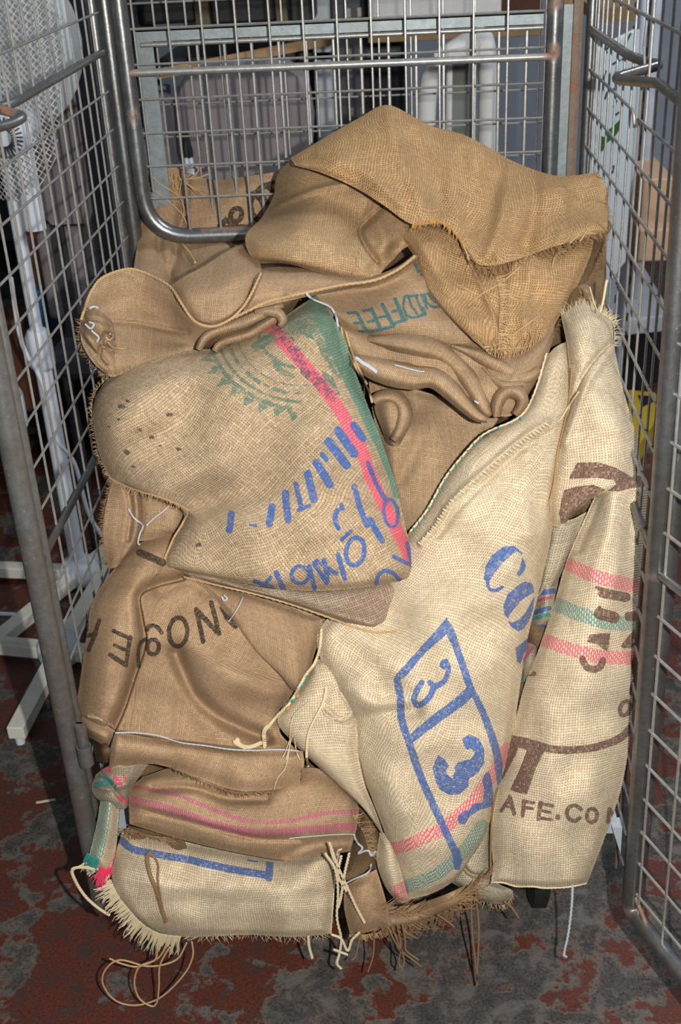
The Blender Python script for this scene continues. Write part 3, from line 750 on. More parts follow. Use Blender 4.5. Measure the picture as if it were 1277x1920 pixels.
# --- right side: board with a leaf and dark lettering
def board():
    Y = 2.35
    T = empty('printed_board', tuple(PV(1150, 480, Y)), 'tall white board with a green leaf and dark sideways lettering, leaning behind the right mesh', 'board')
    cs = [PV(1112, 100, Y), PV(1200, 55, Y+.35), PV(1175, 490, Y+.30), PV(1090, 600, Y)]
    cs[2].x = cs[1].x-.005; cs[3].x = cs[0].x
    u = (cs[1]-cs[0]); w = (cs[3]-cs[0])
    nrm = Vector((u.y, -u.x, 0)).normalized(); th = nrm*-.015
    m = MB(); m.hexa([tuple(cs[3]), tuple(cs[2]), tuple(cs[2]+th), tuple(cs[3]+th), tuple(cs[0]), tuple(cs[1]), tuple(cs[1]+th), tuple(cs[0]+th)])
    k = plain('white_board', (.66, .74, .74), .5, var=.02); m.build('sheet', k, T, smooth=False)
    def onb(x, y):      # photo point on the front of the board
        r = Vector(ray(x, y).tolist()); o = Vector((0, 0, H)); t = (cs[0]-o).dot(nrm)/r.dot(nrm); return o + r*t + nrm*.0015
    def flat(name, pts, mat):
        q = [onb(*p) for p in pts]; mm = MB(); n = len(q); mm.add([tuple(v) for v in q]+[tuple(v-nrm*.001) for v in q], [tuple(range(n)), tuple(range(2*n-1, n-1, -1))]+[(i, i+n, (i+1) % n+n, (i+1) % n) for i in range(n)]); return mm.build(name, mat, T, smooth=False)
    leaf = plain('leaf_green', (.03, .12, .035)); ink = plain('dark_lettering', (.03, .05, .05))
    flat('printed_leaf', [(1124, 272), (1126, 254), (1134, 258), (1142, 242), (1152, 234), (1162, 224), (1160, 244), (1150, 258), (1138, 266), (1128, 284)], leaf)
    def bar_(a, b, w=3.0):
        dx, dy = b[0]-a[0], b[1]-a[1]; l = math.hypot(dx, dy); nx, ny = -dy/l*w/2, dx/l*w/2
        flat('printed_stroke', [(a[0]+nx, a[1]+ny), (b[0]+nx, b[1]+ny), (b[0]-nx, b[1]-ny), (a[0]-nx, a[1]-ny)], ink)
    for y in (300, 340, 380):
        bar_((1146, y+24), (1164, y+6), 4.5); bar_((1150, y+22), (1150, y+10), 4); bar_((1162, y+8), (1163, y-6), 5); bar_((1158, y+10), (1157, y-2), 4)
    for a, b in (((1137, 92), (1146, 80)), ((1135, 132), (1132, 142)), ((1148, 120), (1162, 112)), ((1166, 112), (1172, 104)), ((1152, 140), (1158, 128)), ((1172, 82), (1182, 62)), ((1144, 170), (1156, 164)), ((1134, 185), (1138, 172)), ((1150, 200), (1156, 188)),
                 ((1142, 440), (1150, 452)), ((1150, 425), (1162, 418)), ((1174, 430), (1180, 420)), ((1164, 440), (1170, 434)), ((1137, 100), (1135, 92)), ((1160, 150), (1162, 160)), ((1154, 215), (1160, 210))): bar_(a, b, 3)
    return T
board()
T = empty('shelf_rack_right', (1.0, 3.1, 0), 'white and grey slotted steel rack behind the right mesh', 'shelving')
T.name = 'shelf_rack'
upright(1208, 1226, -150, 560, 2.95, M['steel_dark'] if False else M['grey_plastic'], T)
m = MB(); a = PV(1204, 60, 2.85); m.tube([(a.x, 2.85, .05), (a.x, 2.85, 1.9)], .011, 12); m.build('white_pole', M['white_plastic'], T)
m = MB(); a, b = PV(1118, 34, 3.1), PV(1210, 22, 3.1); m.box((a.x, 3.1, a.z-.01), (b.x, 3.5, a.z+.02)); m.build('shelf_board', M['wood'], T, smooth=False)
m = MB(); m.box((a.x, 3.1, 1.80), (b.x, 3.5, 1.82)); m.build('shelf_board', M['wood'], T, smooth=False)
for i, (x0, y0, x1, y1, Y) in enumerate(((1203, 335, 1262, 428, 2.75), (1198, 430, 1275, 490, 2.7))):
    o = boxpx('cardboard_box', x0, y0, x1, y1, Y, .25, M['card']); tag(o, ['upper brown cardboard box behind the right mesh', 'lower brown cardboard box, with a strip of tape, behind the right mesh'][i], 'box', 'cardboard boxes on the right')
tag(boxpx('yellow_level', 1264, 372, 1280, 420, 2.6, .03, M['yellow']), 'small yellow strip standing beside the cardboard boxes', 'tool')
T = empty('plastic_dolly', tuple(PV(1195, 600, 2.35)), 'grey plastic tray with black base on the floor behind the right mesh', 'tray')
def sheet(name, px, Z, th, mat, par):
    q = [PZ(x, y, Z) for x, y in px]; n = len(q); mm = MB(); mm.add([tuple(v-Vector((0, 0, th))) for v in q]+[tuple(v) for v in q], [tuple(range(n-1, -1, -1)), tuple(range(n, 2*n))]+[(i, (i+1) % n, (i+1) % n+n, i+n) for i in range(n)]); return mm.build(name, mat, par, smooth=False, bevel=.004)
sheet('tray', [(1070, 500), (1190, 470), (1262, 590), (1180, 598), (1060, 590)], .30, .05, M['grey_plastic'], T)
sheet('black_base', [(1070, 590), (1185, 586), (1245, 604), (1160, 622), (1060, 618)], .22, .20, M['black'], T)
sheet('brown_block', [(1230, 598), (1258, 604), (1250, 622), (1222, 618)], .16, .14, M['brown_leather'], T)
T = empty('wheel_chock', tuple(PZ(1215, 790, 0)), 'yellow plastic moulded block lying on the floor by the right post', 'block')
sheet('body', [(1178, 730), (1228, 735), (1242, 752), (1228, 790), (1200, 830), (1178, 835)], .07, .065, M['yellow'], T)
sheet('dark_recess', [(1196, 740), (1222, 742), (1226, 752), (1205, 762)], .073, .004, M['black'], T)
# --- left: pedestal fans
def fan(label, base, zhub, arms, pole_top, r, head=None):
    T = empty('pedestal_fan', (base[0], base[1], 0), label, 'fan')
    m = MB(); m.lathe((base[0], base[1], .012), [(.040, 0), (.046, .012), (.046, .040), (.036, .054), (.022, .062)], 24); m.build('hub_cover', M['white_plastic'], T)
    for a in arms:
        d = Vector((math.cos(math.radians(a[0])), math.sin(math.radians(a[0])), 0)); s = Vector((base[0], base[1], .032)); 
        m = MB(); m.bar(s+d*.03, s+d*a[1], .034, .028); L = m.build('base_leg', M['cream_metal'], T, smooth=False, bevel=.002)
        m = MB(); e = s+d*(a[1]-.012); m.lathe((e.x, e.y, 0), [(.009, 0), (.010, .019)], 12); m.build('rubber_foot', M['white_plastic'], L)
    m = MB(); m.tube([(base[0], base[1], .05), (base[0], base[1], zhub)], r*1.35, 14); m.tube([(base[0], base[1], zhub-.01), (base[0], base[1], pole_top)], r, 14); m.build('pole', M['white_plastic'], T)
    m = MB(); m.lathe((base[0], base[1], zhub-.05), [(r*1.5, 0), (r*2.1, .01), (r*2.1, .075), (r*1.5, .09)], 16); m.build('height_collar', M['white_plastic'], T)
    return T
b0 = PZ(112, 1222, .03)
T = fan('white pedestal fan nearest the cage, its cross base on the red floor at the left', (b0.x, b0.y), .60, ((-93, .275), (170, .32), (-8, .26), (85, .30)), 0.64, .012)
b1 = PZ(150, 1075, .03)
T = fan('white pedestal fan farther back at the left, net bag over its head', (b1.x, b1.y), .60, ((-112, .30), (174, .40), (-4, .40), (66, .30)), 1.24, .0135)
hc = Vector((PV(35, 240, b1.y).x, b1.y, PV(35, 240, b1.y).z))
m = MB(); m.lathe(hc+Vector((0, -.10, 0)), [(.001, 0), (.035, .004), (.042, .02), (.044, .09), (.030, .14)], 28, (0, 1, 0)); mot = m.build('motor_housing', M['white_plastic'], T)
m = MB()
for i in range(28):
    a = 2*math.pi*i/28; d = Vector((math.cos(a), 0, math.sin(a))); c = hc+Vector((0, -.103, 0)); m.bar(c+d*.016, c+d*.038, .0028, .003, (0, 1, 0))
stuff(m.build('vent_slots', M['charcoal'], mot, smooth=False))
m = MB(); m.tube([hc+Vector((0, 0, -.2)), hc+Vector((0, 0, -.03))], .022, 12); m.build('neck', M['white_plastic'], T)
# net bag: a real knotted mesh of strands over the fan head
m = MB(); cc = hc+Vector((-.045, .02, .13)); ra, rb = .165, .25
def nb(a, t): 
    rr = 1+.06*math.sin(3*a+t*5)
    return Vector((cc.x+ra*rr*math.cos(a)*math.cos(t), cc.y-.08*math.cos(t)*(1 if True else 0)-.03*math.sin(4*a), cc.z+rb*rr*math.sin(a)*math.cos(t)))
def surf(u, v): return Vector((cc.x + u + .010*math.sin(v*20), cc.y - .10*math.sqrt(max(0, 1-(u/ra)**2*.9)) + .012*math.sin(u*40+v*15), cc.z + v))
g = .0105
for k in range(-40, 41):
    for sgn in (1, -1):
        pts = []
        for j in range(-26, 27):
            v = j*g; u = sgn*v*.8 + k*g*.8*1.3
            lim = ra*math.sqrt(max(0, 1-(v/(rb*1.05))**2))
            if abs(u) < lim: pts.append(surf(u, v))
            elif len(pts) > 1: break
        if len(pts) > 2: m.tube(pts, .0010, 4, cap=False)
stuff(m.build('net_bag', M['white_card'], T))
m = MB(); m.lathe(cc+Vector((0, .02, .02)), [(.02, -.02), (.15, -.01), (.18, .02), (.17, .06), (.05, .08)], 36, (0, 1, 0)); m.build('fan_cage', plain('pale_fan_cage', (.40, .42, .42)), T)
m = MB(); cab = [PV(28, 620, b1.y-.03), PV(20, 520, b1.y-.03), PV(40, 640, b1.y-.03), PV(80, 720, b1.y-.03), PV(105, 820, b1.y-.03), PV(140, 870, b1.y-.03), PV(165, 960, b1.y-.04), PV(195, 1010, b1.y-.04)]
m.tube([tuple(v) for v in cr(np.array([tuple(p) for p in cab[1:]]), 40)], .0048, 8); m.build('power_cord', M['white_plastic'], T)
tag(sub('floor_cable', lambda mm: mm.tube([tuple(PZ(x, y, .006)) for x, y in ((-20, 1150), (25, 1152), (70, 1165), (130, 1165), (165, 1155), (190, 1120))], .005, 8), 'white_plastic', None), 'thin white cable lying on the red floor under the fans', 'cable')
# --- left: dark shelf with odds and ends
T = empty('dark_shelf_unit', tuple(Vector((-1.4, 3.2, 0))), 'black shelf unit in shadow behind the fans at the left', 'shelving')
T.name = 'shelf_unit'
m = MB(); m.box((-2.6, 3.62, 0), (-.72, 3.66, 1.7)); m.build('back_sheet', M['charcoal'], T, smooth=False)
for z in (.12, .50, .86, 1.22): m = MB(); m.box((-2.6, 3.0, z-.02), (-.74, 3.62, z)); m.build('shelf', M['black'], T, smooth=False)
for x in (-.76, -1.5, -2.5):
    m = MB(); m.box((x-.02, 2.98, 0), (x+.02, 3.02, 1.75)); m.build('post', M['black'], T, smooth=False)
for i, (x0, y0, x1, y1, Y, mt, nm, lb, ct) in enumerate((
        (0, 600, 62, 775, 2.7, 'brown_leather', 'leather_bag', 'dark brown leather bag on the floor level shelf behind the fan pole', 'bag'),
        (36, 440, 80, 560, 2.8, 'brown_leather', 'leather_bag', 'dark orange-brown leather bag behind the upper part of the fan pole', 'bag'),
        (78, 436, 160, 600, 2.6, 'upholstery', 'grey_cushion', 'grey cushion below the left chair, seen through the mesh', 'cushion'),
        (68, 545, 84, 628, 2.75, 'blue', 'water_bottle', 'blue water bottle right of the fan pole', 'bottle'),
        (158, -20, 204, 640, 2.40, 'black', 'black_post', 'thin black post right of the left chair', 'post'),
        (84, -30, 112, 130, 2.9, 'black', 'black_strap', 'black hanging strap at the top left behind the mesh', 'strap'),
        (142, 22, 156, 90, 2.8, 'yellow', 'yellow_level', 'yellow spirit level standing behind the top left mesh', 'tool'),
        (112, 4, 142, 84, 2.85, 'white_card', 'white_carton', 'white carton left of the yellow level', 'box'),
        (100, 84, 158, 145, 2.84, 'wood', 'wooden_box', 'wooden box under the white carton', 'box'),
        (55, -10, 88, 150, 3.0, 'olive', 'olive_board', 'olive board leaning between the net bag and the black strap', 'board'),
        (204, -20, 218, 420, 2.6, 'brown_leather', 'brown_pole', 'rusty brown pole behind the rear left corner of the cage', 'pole'),
        (158, 430, 232, 560, 2.7, 'upholstery', 'grey_cushion', 'grey cushion low behind the rear left corner post', 'cushion'))):
    o = boxpx(nm, x0, y0, x1, y1, Y, .12 if 'post' not in nm and 'pole' not in nm else .03, M[mt], bevel=.012 if (x1-x0) > 40 else .004); tag(o, lb, ct)
o = boxpx('yellow_tag', 28, 805, 50, 852, 2.4, .02, plain('pale_yellow_plastic', (.50, .50, .25))); tag(o, 'pale yellow plastic piece hanging behind the left front post', 'clip')
o = sub('straw_sliver', lambda mm: mm.bar(PZ(68, 1505, .003), PZ(104, 1499, .003), .004, .002), 'twine_cream', None); tag(o, 'pale sliver of straw lying on the red floor left of the cage', 'straw')

# ================================================================== the sacks
def sack(label, x, y, d=0.0, group='coffee sacks heaped in the roll cage'):
    p = P(x, y, Y0(y)-d); return empty('coffee_sack', tuple(float(v) for v in p), label, 'sack', group)

# ---- hidden bulk of the heap: dark filler sheet, added so the gaps look shaded
T = sack('dusky brown filler sacking added deep in the heap to darken the gaps between the others', 640, 1100, -.12)
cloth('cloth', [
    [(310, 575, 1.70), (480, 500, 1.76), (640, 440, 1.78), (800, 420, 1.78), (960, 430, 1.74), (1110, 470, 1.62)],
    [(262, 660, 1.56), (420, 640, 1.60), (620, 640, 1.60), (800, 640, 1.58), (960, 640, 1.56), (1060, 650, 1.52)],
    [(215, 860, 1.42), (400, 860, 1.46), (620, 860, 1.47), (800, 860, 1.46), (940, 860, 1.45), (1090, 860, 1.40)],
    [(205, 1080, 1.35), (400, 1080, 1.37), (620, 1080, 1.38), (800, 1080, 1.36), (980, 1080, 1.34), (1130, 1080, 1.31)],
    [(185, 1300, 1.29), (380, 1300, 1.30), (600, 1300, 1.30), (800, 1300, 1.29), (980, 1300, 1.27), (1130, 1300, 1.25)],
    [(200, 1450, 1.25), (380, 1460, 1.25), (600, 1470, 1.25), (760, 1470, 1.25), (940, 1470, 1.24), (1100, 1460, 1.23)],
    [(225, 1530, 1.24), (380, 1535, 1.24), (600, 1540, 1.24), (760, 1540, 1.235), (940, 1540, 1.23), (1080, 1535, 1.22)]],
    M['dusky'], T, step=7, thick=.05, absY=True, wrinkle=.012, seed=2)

# ---- sack behind the half gate, black PRO lettering
T = sack('tan sack wedged upright behind the rusty half gate frame, black letters PRO', 400, 400, -.22)
o, e = cloth('cloth', [
    [(281, 326, 1.915), (312, 308, 1.915), (348, 322, 1.915), (400, 337, 1.915), (465, 330, 1.915), (530, 320, 1.915)],
    [(272, 380, 1.895), (310, 380, 1.885), (350, 383, 1.895), (400, 385, 1.89), (465, 385, 1.888), (525, 380, 1.888)],
    [(260, 440, 1.875), (305, 440, 1.868), (350, 440, 1.872), (400, 440, 1.868), (450, 440, 1.868), (505, 440, 1.868)],
    [(252, 492, 1.80), (290, 508, 1.775), (330, 520, 1.75), (385, 500, 1.75), (440, 475, 1.78), (485, 468, 1.80)],
    [(250, 520, 1.76), (295, 545, 1.70), (335, 555, 1.68), (385, 535, 1.70), (440, 505, 1.72), (485, 490, 1.74)]],
    M['brown_fine'], T, step=2.2, absY=True, wrinkle=.006, seed=3, rot=4,
    folds=[([(352, 330), (342, 400), (332, 470), (318, 520)], 9, -.014), ([(300, 440), (300, 480), (320, 520)], 8, -.012), ([(322, 430), (345, 480), (365, 505)], 7, .008)],
    ink=[(INK_BLACK, 1.1, [SC(9, *ell(443, 403, 10, 13, 25)), S_(9, (412, 424), (424, 412), (438, 424)), S_(9, (412, 427), (458, 425)), S_(8, (432, 412), (440, 424)),
         SC(9, *ell(483, 391, 11.5, 23, -14)), SC(9, (468, 366), (480, 361), (492, 350), (505, 352), (513, 362)), S_(9, (486, 362), (508, 388)), S_(8, (494, 348), (512, 342)),
         S_(8, (412, 446), (430, 455), (438, 466)), S_(7, (442, 444), (430, 456))])])
stuff(fringe('loose_fibres', [(x, y, 1.895) for x, y in ((285, 340), (300, 330), (330, 325), (350, 345))], M['twine'], T, (-6, 60, 30, 60), 75, 46, .0007, .8, curl=1.1, seed=4))
for pts in ([(352, 312), (366, 310), (372, 320), (360, 332), (345, 338)], [(348, 336), (368, 334), (392, 326)], [(285, 330), (300, 345), (335, 368), (345, 392), (342, 410)], [(282, 352), (310, 372), (340, 400), (352, 425)],
            [(348, 345), (352, 375), (347, 405)]):
    thread('loose_strand', pts, .0012, M['twine'], T, hang=1.885)
thread('loose_strand', [(318, 434), (335, 450), (352, 470), (366, 492)], .0022, M['twine'], T, lift=.004)

# ---- sack under the top one: COFFEE upside down in teal, mouth opening to the left
T = sack('brown sack lying upside down with teal lettering COFFEE, its rolled mouth folded left', 740, 580)
HEM = (.40, .26, .13)
cloth('cloth', [
    [(560, 543, .045), (600, 536, .046), (660, 530, .046), (702, 526, .045), (745, 507, .045), (783, 478, .045)],
    [(575, 552, .010), (610, 549, .005), (662, 543, .004), (705, 538, .006), (752, 520, .012), (792, 496, .014)],
    [(600, 570, .002), (640, 566, .000), (690, 560, .006), (735, 552, .012), (785, 540, .018), (818, 530, .016)],
    [(622, 592, .010), (668, 592, .018), (720, 588, .024), (770, 578, .028), (815, 570, .026), (850, 568, .018)],
    [(640, 608, .012), (690, 612, .024), (745, 610, .030), (800, 606, .030), (850, 605, .024), (885, 605, .012)],
    [(645, 622, .000), (695, 634, .006), (750, 642, .008), (810, 646, .008), (865, 650, .006), (915, 650, .000)]],
    M['brown'], T, step=1.9, seed=5, rot=-8, wrinkle=.004,
    ink=[(INK_TEAL, 1.05, [
        S_(5, (652, 587), (668, 586), (672, 592)), S_(6.5, (670, 588), (678, 604), (688, 621)), S_(5, (664, 606), (680, 605)), S_(6, (674, 622), (692, 620)),
        S_(5.5, (682, 583), (697, 580)), S_(7, (697, 580), (706, 600), (714, 618)), S_(5, (690, 604), (706, 600)), S_(6, (694, 622), (716, 617)),
        S_(7, (717, 571), (728, 592), (737, 612)), S_(5, (712, 595), (726, 592)), S_(6, (722, 616), (740, 610)),
        S_(7, (741, 561), (750, 582), (757, 601)), S_(5, (735, 585), (749, 581)), S_(6, (740, 606), (762, 599)),
        S_(4.5, (758, 558), (756, 575), (762, 592), (774, 596), (782, 594)), S_(4.5, (766, 556), (771, 573), (782, 588)), S_(4.5, (780, 555), (787, 573), (796, 590)), S_(5, (760, 556), (783, 554)),
        S_(5, (782, 594), (798, 589), (793, 577)), S_(4.5, (790, 553), (801, 578)),
        S_(4.5, (796, 552), (800, 568), (812, 576)), S_(4.5, (806, 546), (812, 560), (826, 572)), S_(5, (812, 576), (830, 573)), S_(5, (802, 550), (815, 566), (826, 568)), S_(4, (792, 556), (797, 565)),
        S_(6, (779, 496), (784, 508)), S_(5, (787, 493), (791, 515)), S_(6, (782, 502), (795, 514))])])
cloth('mouth_rim', [
    [(487, 503, .018), (530, 500, .022), (575, 504, .022), (625, 517, .022), (680, 522, .026), (740, 502, .03), (779, 474, .03)],
    [(478, 522, .045), (525, 516, .055), (575, 518, .058), (628, 524, .056), (682, 527, .056), (742, 507, .055), (781, 478, .052)],
    [(466, 556, .052), (512, 545, .060), (562, 541, .060), (610, 538, .058), (668, 532, .055), (738, 512, .050), (783, 484, .045)],
    [(455, 586, .050), (500, 574, .056), (550, 562, .056), (590, 553, .052), (650, 541, .045), (725, 522, .038), (780, 490, .032)]],
    M['brown_fine'], T, step=2.4, seed=6, thick=.006, folds=[([(495, 512), (480, 545), (468, 575)], 6, .006), ([(540, 552), (600, 545), (660, 533)], 6, .006)], wrinkle=.004)
cloth('ruffled_fold', [
    [(402, 610, .040), (440, 597, .044), (480, 580, .046), (525, 562, .045), (566, 552, .035)],
    [(380, 632, .030), (418, 616, .034), (462, 600, .036), (515, 580, .036), (562, 560, .03)],
    [(366, 652, .010), (400, 642, .014), (445, 626, .018), (500, 602, .018), (552, 576, .015)],
    [(378, 658, -.010), (404, 656, -.004), (444, 644, .0), (488, 624, .0), (535, 600, .0)]],
    M['dusky'], T, step=2.4, seed=7, thick=.006, wrinkle=.004)
thread('stitching', [(402, 611), (450, 590), (500, 566), (540, 556), (590, 545), (640, 534), (700, 526), (745, 506), (778, 480)], .0017, M['twine'], T, lift=.001, twist=True)
# gathered rolls below the lettering, each lapping over the one behind
cloth('gathered_folds', [
    [(628, 604, .010), (690, 620, .010), (750, 628, .010), (820, 634, .010), (885, 640, .014), (950, 660, .020), (1005, 640, .024), (1042, 600, .012)],
    [(640, 632, .014), (700, 650, .022), (760, 655, .022), (830, 660, .022), (890, 678, .026), (950, 698, .030), (1000, 688, .030), (1032, 652, .012)],
    [(655, 663, .014), (705, 684, .022), (765, 690, .022), (830, 702, .022), (885, 728, .024), (935, 745, .028), (980, 735, .030), (1014, 700, .012)],
    [(668, 680, .010), (708, 700, .012), (757, 715, .014), (802, 718, .014), (858, 745, .016), (910, 772, .018), (957, 780, .020), (990, 742, .008)]],
    M['brown'], T, step=2.2, seed=8, wrinkle=.004, thick=.02, folds=[([(1010, 650), (975, 690), (960, 730)], 16, .008)])
def roll(name, line, width, lift, seed, bulge=.022, mat='brown', thick=.012):
    """a rounded pleat of cloth following a line; width px at each point"""
    L = smooth_poly(line, 9); W = np.interp(np.linspace(0, 1, 9), np.linspace(0, 1, len(width)), width); rows = []
    tg = np.gradient(L, axis=0); tg /= np.linalg.norm(tg, axis=1)[:, None]; nn = np.stack([-tg[:, 1], tg[:, 0]], 1)
    W = W*1.22
    for s_, bl in ((-1, -.55), (-.6, .30), (-.1, .62), (.5, .50), (1, -.5)):
        rows.append([(L[i, 0]+nn[i, 0]*W[i]*s_, L[i, 1]+nn[i, 1]*W[i]*s_, lift + bulge*bl*min(1, W[i]/16)) for i in range(9)])
    return cloth(name, rows, M[mat], T, step=2.0, seed=seed, wrinkle=.006, thick=thick, edge=(.007, 9))
roll('pleat', [(372, 656), (384, 634), (408, 619), (450, 606), (490, 588), (530, 570)], [5, 7, 8, 9, 9, 6], .044, 106, .014, 'brown', .006)
roll('pleat', [(402, 658), (414, 644), (440, 634), (470, 624), (500, 606), (530, 590)], [5, 6, 7, 7, 8, 8], .036, 107, .012, 'brown', .006)
roll('pleat', [(478, 588), (500, 584), (522, 588), (530, 602), (524, 612)], [5, 7, 8, 7, 4], .052, 108, .010, 'brown', .006)
roll('pleat', [(846, 648), (890, 664), (938, 690), (985, 706), (1012, 690)], [3, 11, 15, 16, 6], .030, 101, .016)
roll('pleat', [(690, 636), (745, 643), (808, 652), (852, 676), (884, 716), (906, 762), (920, 780)], [6, 15, 17, 17, 17, 13, 7], .034, 102, .018)
roll('pleat', [(906, 688), (925, 710), (950, 722), (980, 716)], [3, 7, 10, 8], .040, 103, .012)
roll('pleat', [(660, 674), (712, 694), (765, 706), (812, 708), (852, 738), (888, 774), (915, 788)], [10, 20, 21, 17, 15, 11, 5], .046, 104, .020)
roll('pleat', [(932, 782), (934, 752), (950, 734), (972, 738), (980, 756), (966, 778)], [6, 11, 11, 11, 9, 6], .048, 105, .016)
cloth('rolled_corner', [
    [(698, 742, .005), (728, 738, .024), (752, 742, .012), (766, 752, -.01)],
    [(704, 775, .004), (724, 764, .026), (748, 770, .026), (765, 788, -.005)],
    [(716, 806, .002), (730, 800, .024), (748, 800, .022), (762, 812, -.008)],
    [(724, 832, -.015), (736, 836, .002), (746, 836, .0), (756, 826, -.015)]],
    M['brown'], T, step=2.0, seed=9, wrinkle=.004)
roll('pleat', [(700, 752), (722, 742), (746, 748), (758, 772), (752, 802), (738, 826)], [8, 11, 12, 13, 12, 6], .032, 109, .016)
cloth('shaded_side', [
    [(690, 705, -.03), (760, 725, -.035), (830, 745, -.04), (935, 785, -.04)],
    [(700, 780, -.035), (760, 782, -.035), (830, 795, -.035), (915, 815, -.04)],
    [(722, 860, -.028), (772, 862, -.022), (820, 872, -.022), (865, 885, -.035)],
    [(742, 940, -.028), (775, 950, -.020), (802, 962, -.020), (832, 965, -.035)],
    [(755, 1000, -.03), (775, 1010, -.03), (790, 1015, -.03), (802, 1010, -.035)]],
    M['brown'], T, step=2.4, seed=10, rot=3, wrinkle=.006, folds=[([(770, 745), (790, 800), (770, 860), (750, 900)], 18, -.012)])
thread('white_thread', [(668, 671), (680, 680), (692, 687), (706, 697)], .0017, M['thread'], T, lift=.004, twist=True)
thread('white_thread', [(740, 684), (762, 690), (785, 696), (796, 697)], .0008, M['thread'], T, lift=.004)
thread('white_thread', [(890, 752), (898, 757)], .0012, M['thread'], T, lift=.004)
for pts in ([(640, 615), (645, 640), (668, 690), (690, 730), (698, 755)], [(648, 622), (664, 672), (688, 720)]):
    thread('frayed_seam', pts, .0016, M['twine'], T, lift=.004)

# ---- curled sack at the left
T = sack('brown sack curled open like a cup against the left side of the cage, knotted corner', 260, 600)
cloth('inner_face', [
    [(156, 586, .040), (186, 528, .028), (248, 506, .020), (318, 538, .026), (358, 594, .040), (396, 612, .050)],
    [(152, 606, .040), (192, 580, -.010), (250, 565, -.030), (312, 590, -.025), (350, 612, .006), (392, 628, .035)],
    [(153, 642, .042), (192, 625, .004), (255, 618, -.022), (320, 632, -.020), (352, 640, -.005), (384, 645, .010)],
    [(175, 680, .040), (205, 668, .016), (258, 660, .004), (320, 655, .002), (350, 652, .000), (376, 655, .002)],
    [(203, 704, .018), (226, 702, .014), (265, 692, .014), (320, 674, .010), (350, 664, .000), (370, 662, -.005)]],
    M['brown'], T, step=2.0, seed=11, rot=-4, wrinkle=.004, thick=.004,
    folds=[([(200, 602), (250, 606), (310, 617), (350, 622)], 6, -.010)])
o, e = cloth('outer_face', [
    [(320, 536, .016), (345, 518, .02), (379, 500, .015), (433, 466, -.01), (472, 452, -.06)],
    [(332, 556, .036), (358, 542, .05), (400, 530, .054), (445, 505, .046), (490, 500, .03)],
    [(345, 578, .044), (375, 570, .056), (412, 562, .060), (452, 543, .054), (484, 522, .036)],
    [(362, 598, .044), (388, 598, .052), (420, 592, .056), (452, 570, .052), (474, 545, .036)],
    [(374, 606, .042), (400, 612, .046), (428, 600, .048), (452, 578, .046), (470, 552, .034)]],
    M['brown_fine'], T, step=2.2, seed=12, rot=-20, thick=.004, wrinkle=.003, folds=[([(345, 560), (400, 545), (470, 512)], 16, .006)])
cloth('knotted_corner', [
    [(152, 590, .045), (170, 580, .060), (190, 586, .056), (208, 600, .03)],
    [(149, 612, .050), (168, 608, .072), (194, 610, .066), (214, 622, .03)],
    [(152, 640, .052), (172, 640, .070), (198, 645, .060), (218, 652, .03)],
    [(166, 668, .045), (186, 672, .055), (208, 680, .045), (228, 690, .026)],
    [(196, 700, .03), (206, 706, .036), (216, 706, .032), (230, 700, .022)]],
    M['brown'], T, step=1.8, seed=13, wrinkle=.010,
    folds=[([(160, 600), (185, 600), (205, 615)], 4, -.012), ([(190, 640), (200, 625), (215, 640)], 4, -.014), ([(185, 672), (190, 650), (205, 655)], 4, -.012), ([(160, 630), (180, 655), (200, 680)], 4, .008)])
RIM = [(152, 600), (160, 574), (170, 548), (188, 523), (218, 509), (248, 504), (282, 516), (319, 537), (340, 568), (358, 595), (374, 607), (399, 612), (428, 601), (453, 579), (471, 551), (489, 512)]
thread('hem_cord', RIM, .0015, M['twine'], T, lift=.003, twist=True)
for pts in ([(168, 578), (176, 575), (184, 577)], [(160, 608), (170, 616), (176, 608), (168, 604)], [(172, 620), (185, 632), (182, 640)]):
    thread('white_thread', pts, .0010, M['thread'], T, lift=.003, twist=True)
for pts in ([(198, 632), (205, 638), (212, 630), (206, 626)], [(202, 642), (212, 652), (232, 654)]):
    thread('loose_strand', pts, .0013, M['twine'], T, lift=.004)
stuff(fringe('loose_fibres', edge_px([(152, 600), (150, 640), (175, 685), (203, 706)]), M['twine'], T, (-1, .2, -.5, 1), 10, 60, .0002, 1.2, seed=21))

# ---- the tan sack on top
T = sack('large tan sack draped over the very top of the heap, frayed flap at the right', 800, 380)
cloth('lower_layer', [
    [(675, 362, -.02), (770, 405, .004), (862, 430, .002), (950, 460, .002), (1040, 450, .000), (1118, 428, -.01)],
    [(738, 432, .004), (795, 450, .024), (865, 478, .022), (950, 500, .020), (1036, 490, .014), (1108, 476, -.01)],
    [(776, 480, .020), (818, 498, .040), (872, 528, .034), (950, 542, .030), (1020, 538, .020), (1088, 525, -.01)],
    [(800, 543, .030), (838, 558, .044), (888, 578, .038), (945, 592, .036), (1006, 588, .026), (1062, 572, -.005)],
    [(852, 604, .030), (874, 611, .040), (908, 628, .038), (945, 638, .038), (990, 632, .026), (1040, 610, .000)],
    [(903, 652, .026), (916, 660, .030), (932, 670, .032), (952, 672, .032), (978, 664, .024), (1024, 650, .005)]],
    M['tan_loose'], T, step=2.2, seed=14, rot=-14, wrinkle=.006, thick=.004,
    folds=[([(875, 470), (905, 540), (930, 600), (940, 660)], 8, .010, 1), ([(770, 425), (800, 480), (840, 540), (890, 600)], 14, .008), ([(940, 490), (945, 560), (938, 610)], 9, -.010), ([(1000, 490), (985, 560), (985, 630)], 12, .008)])
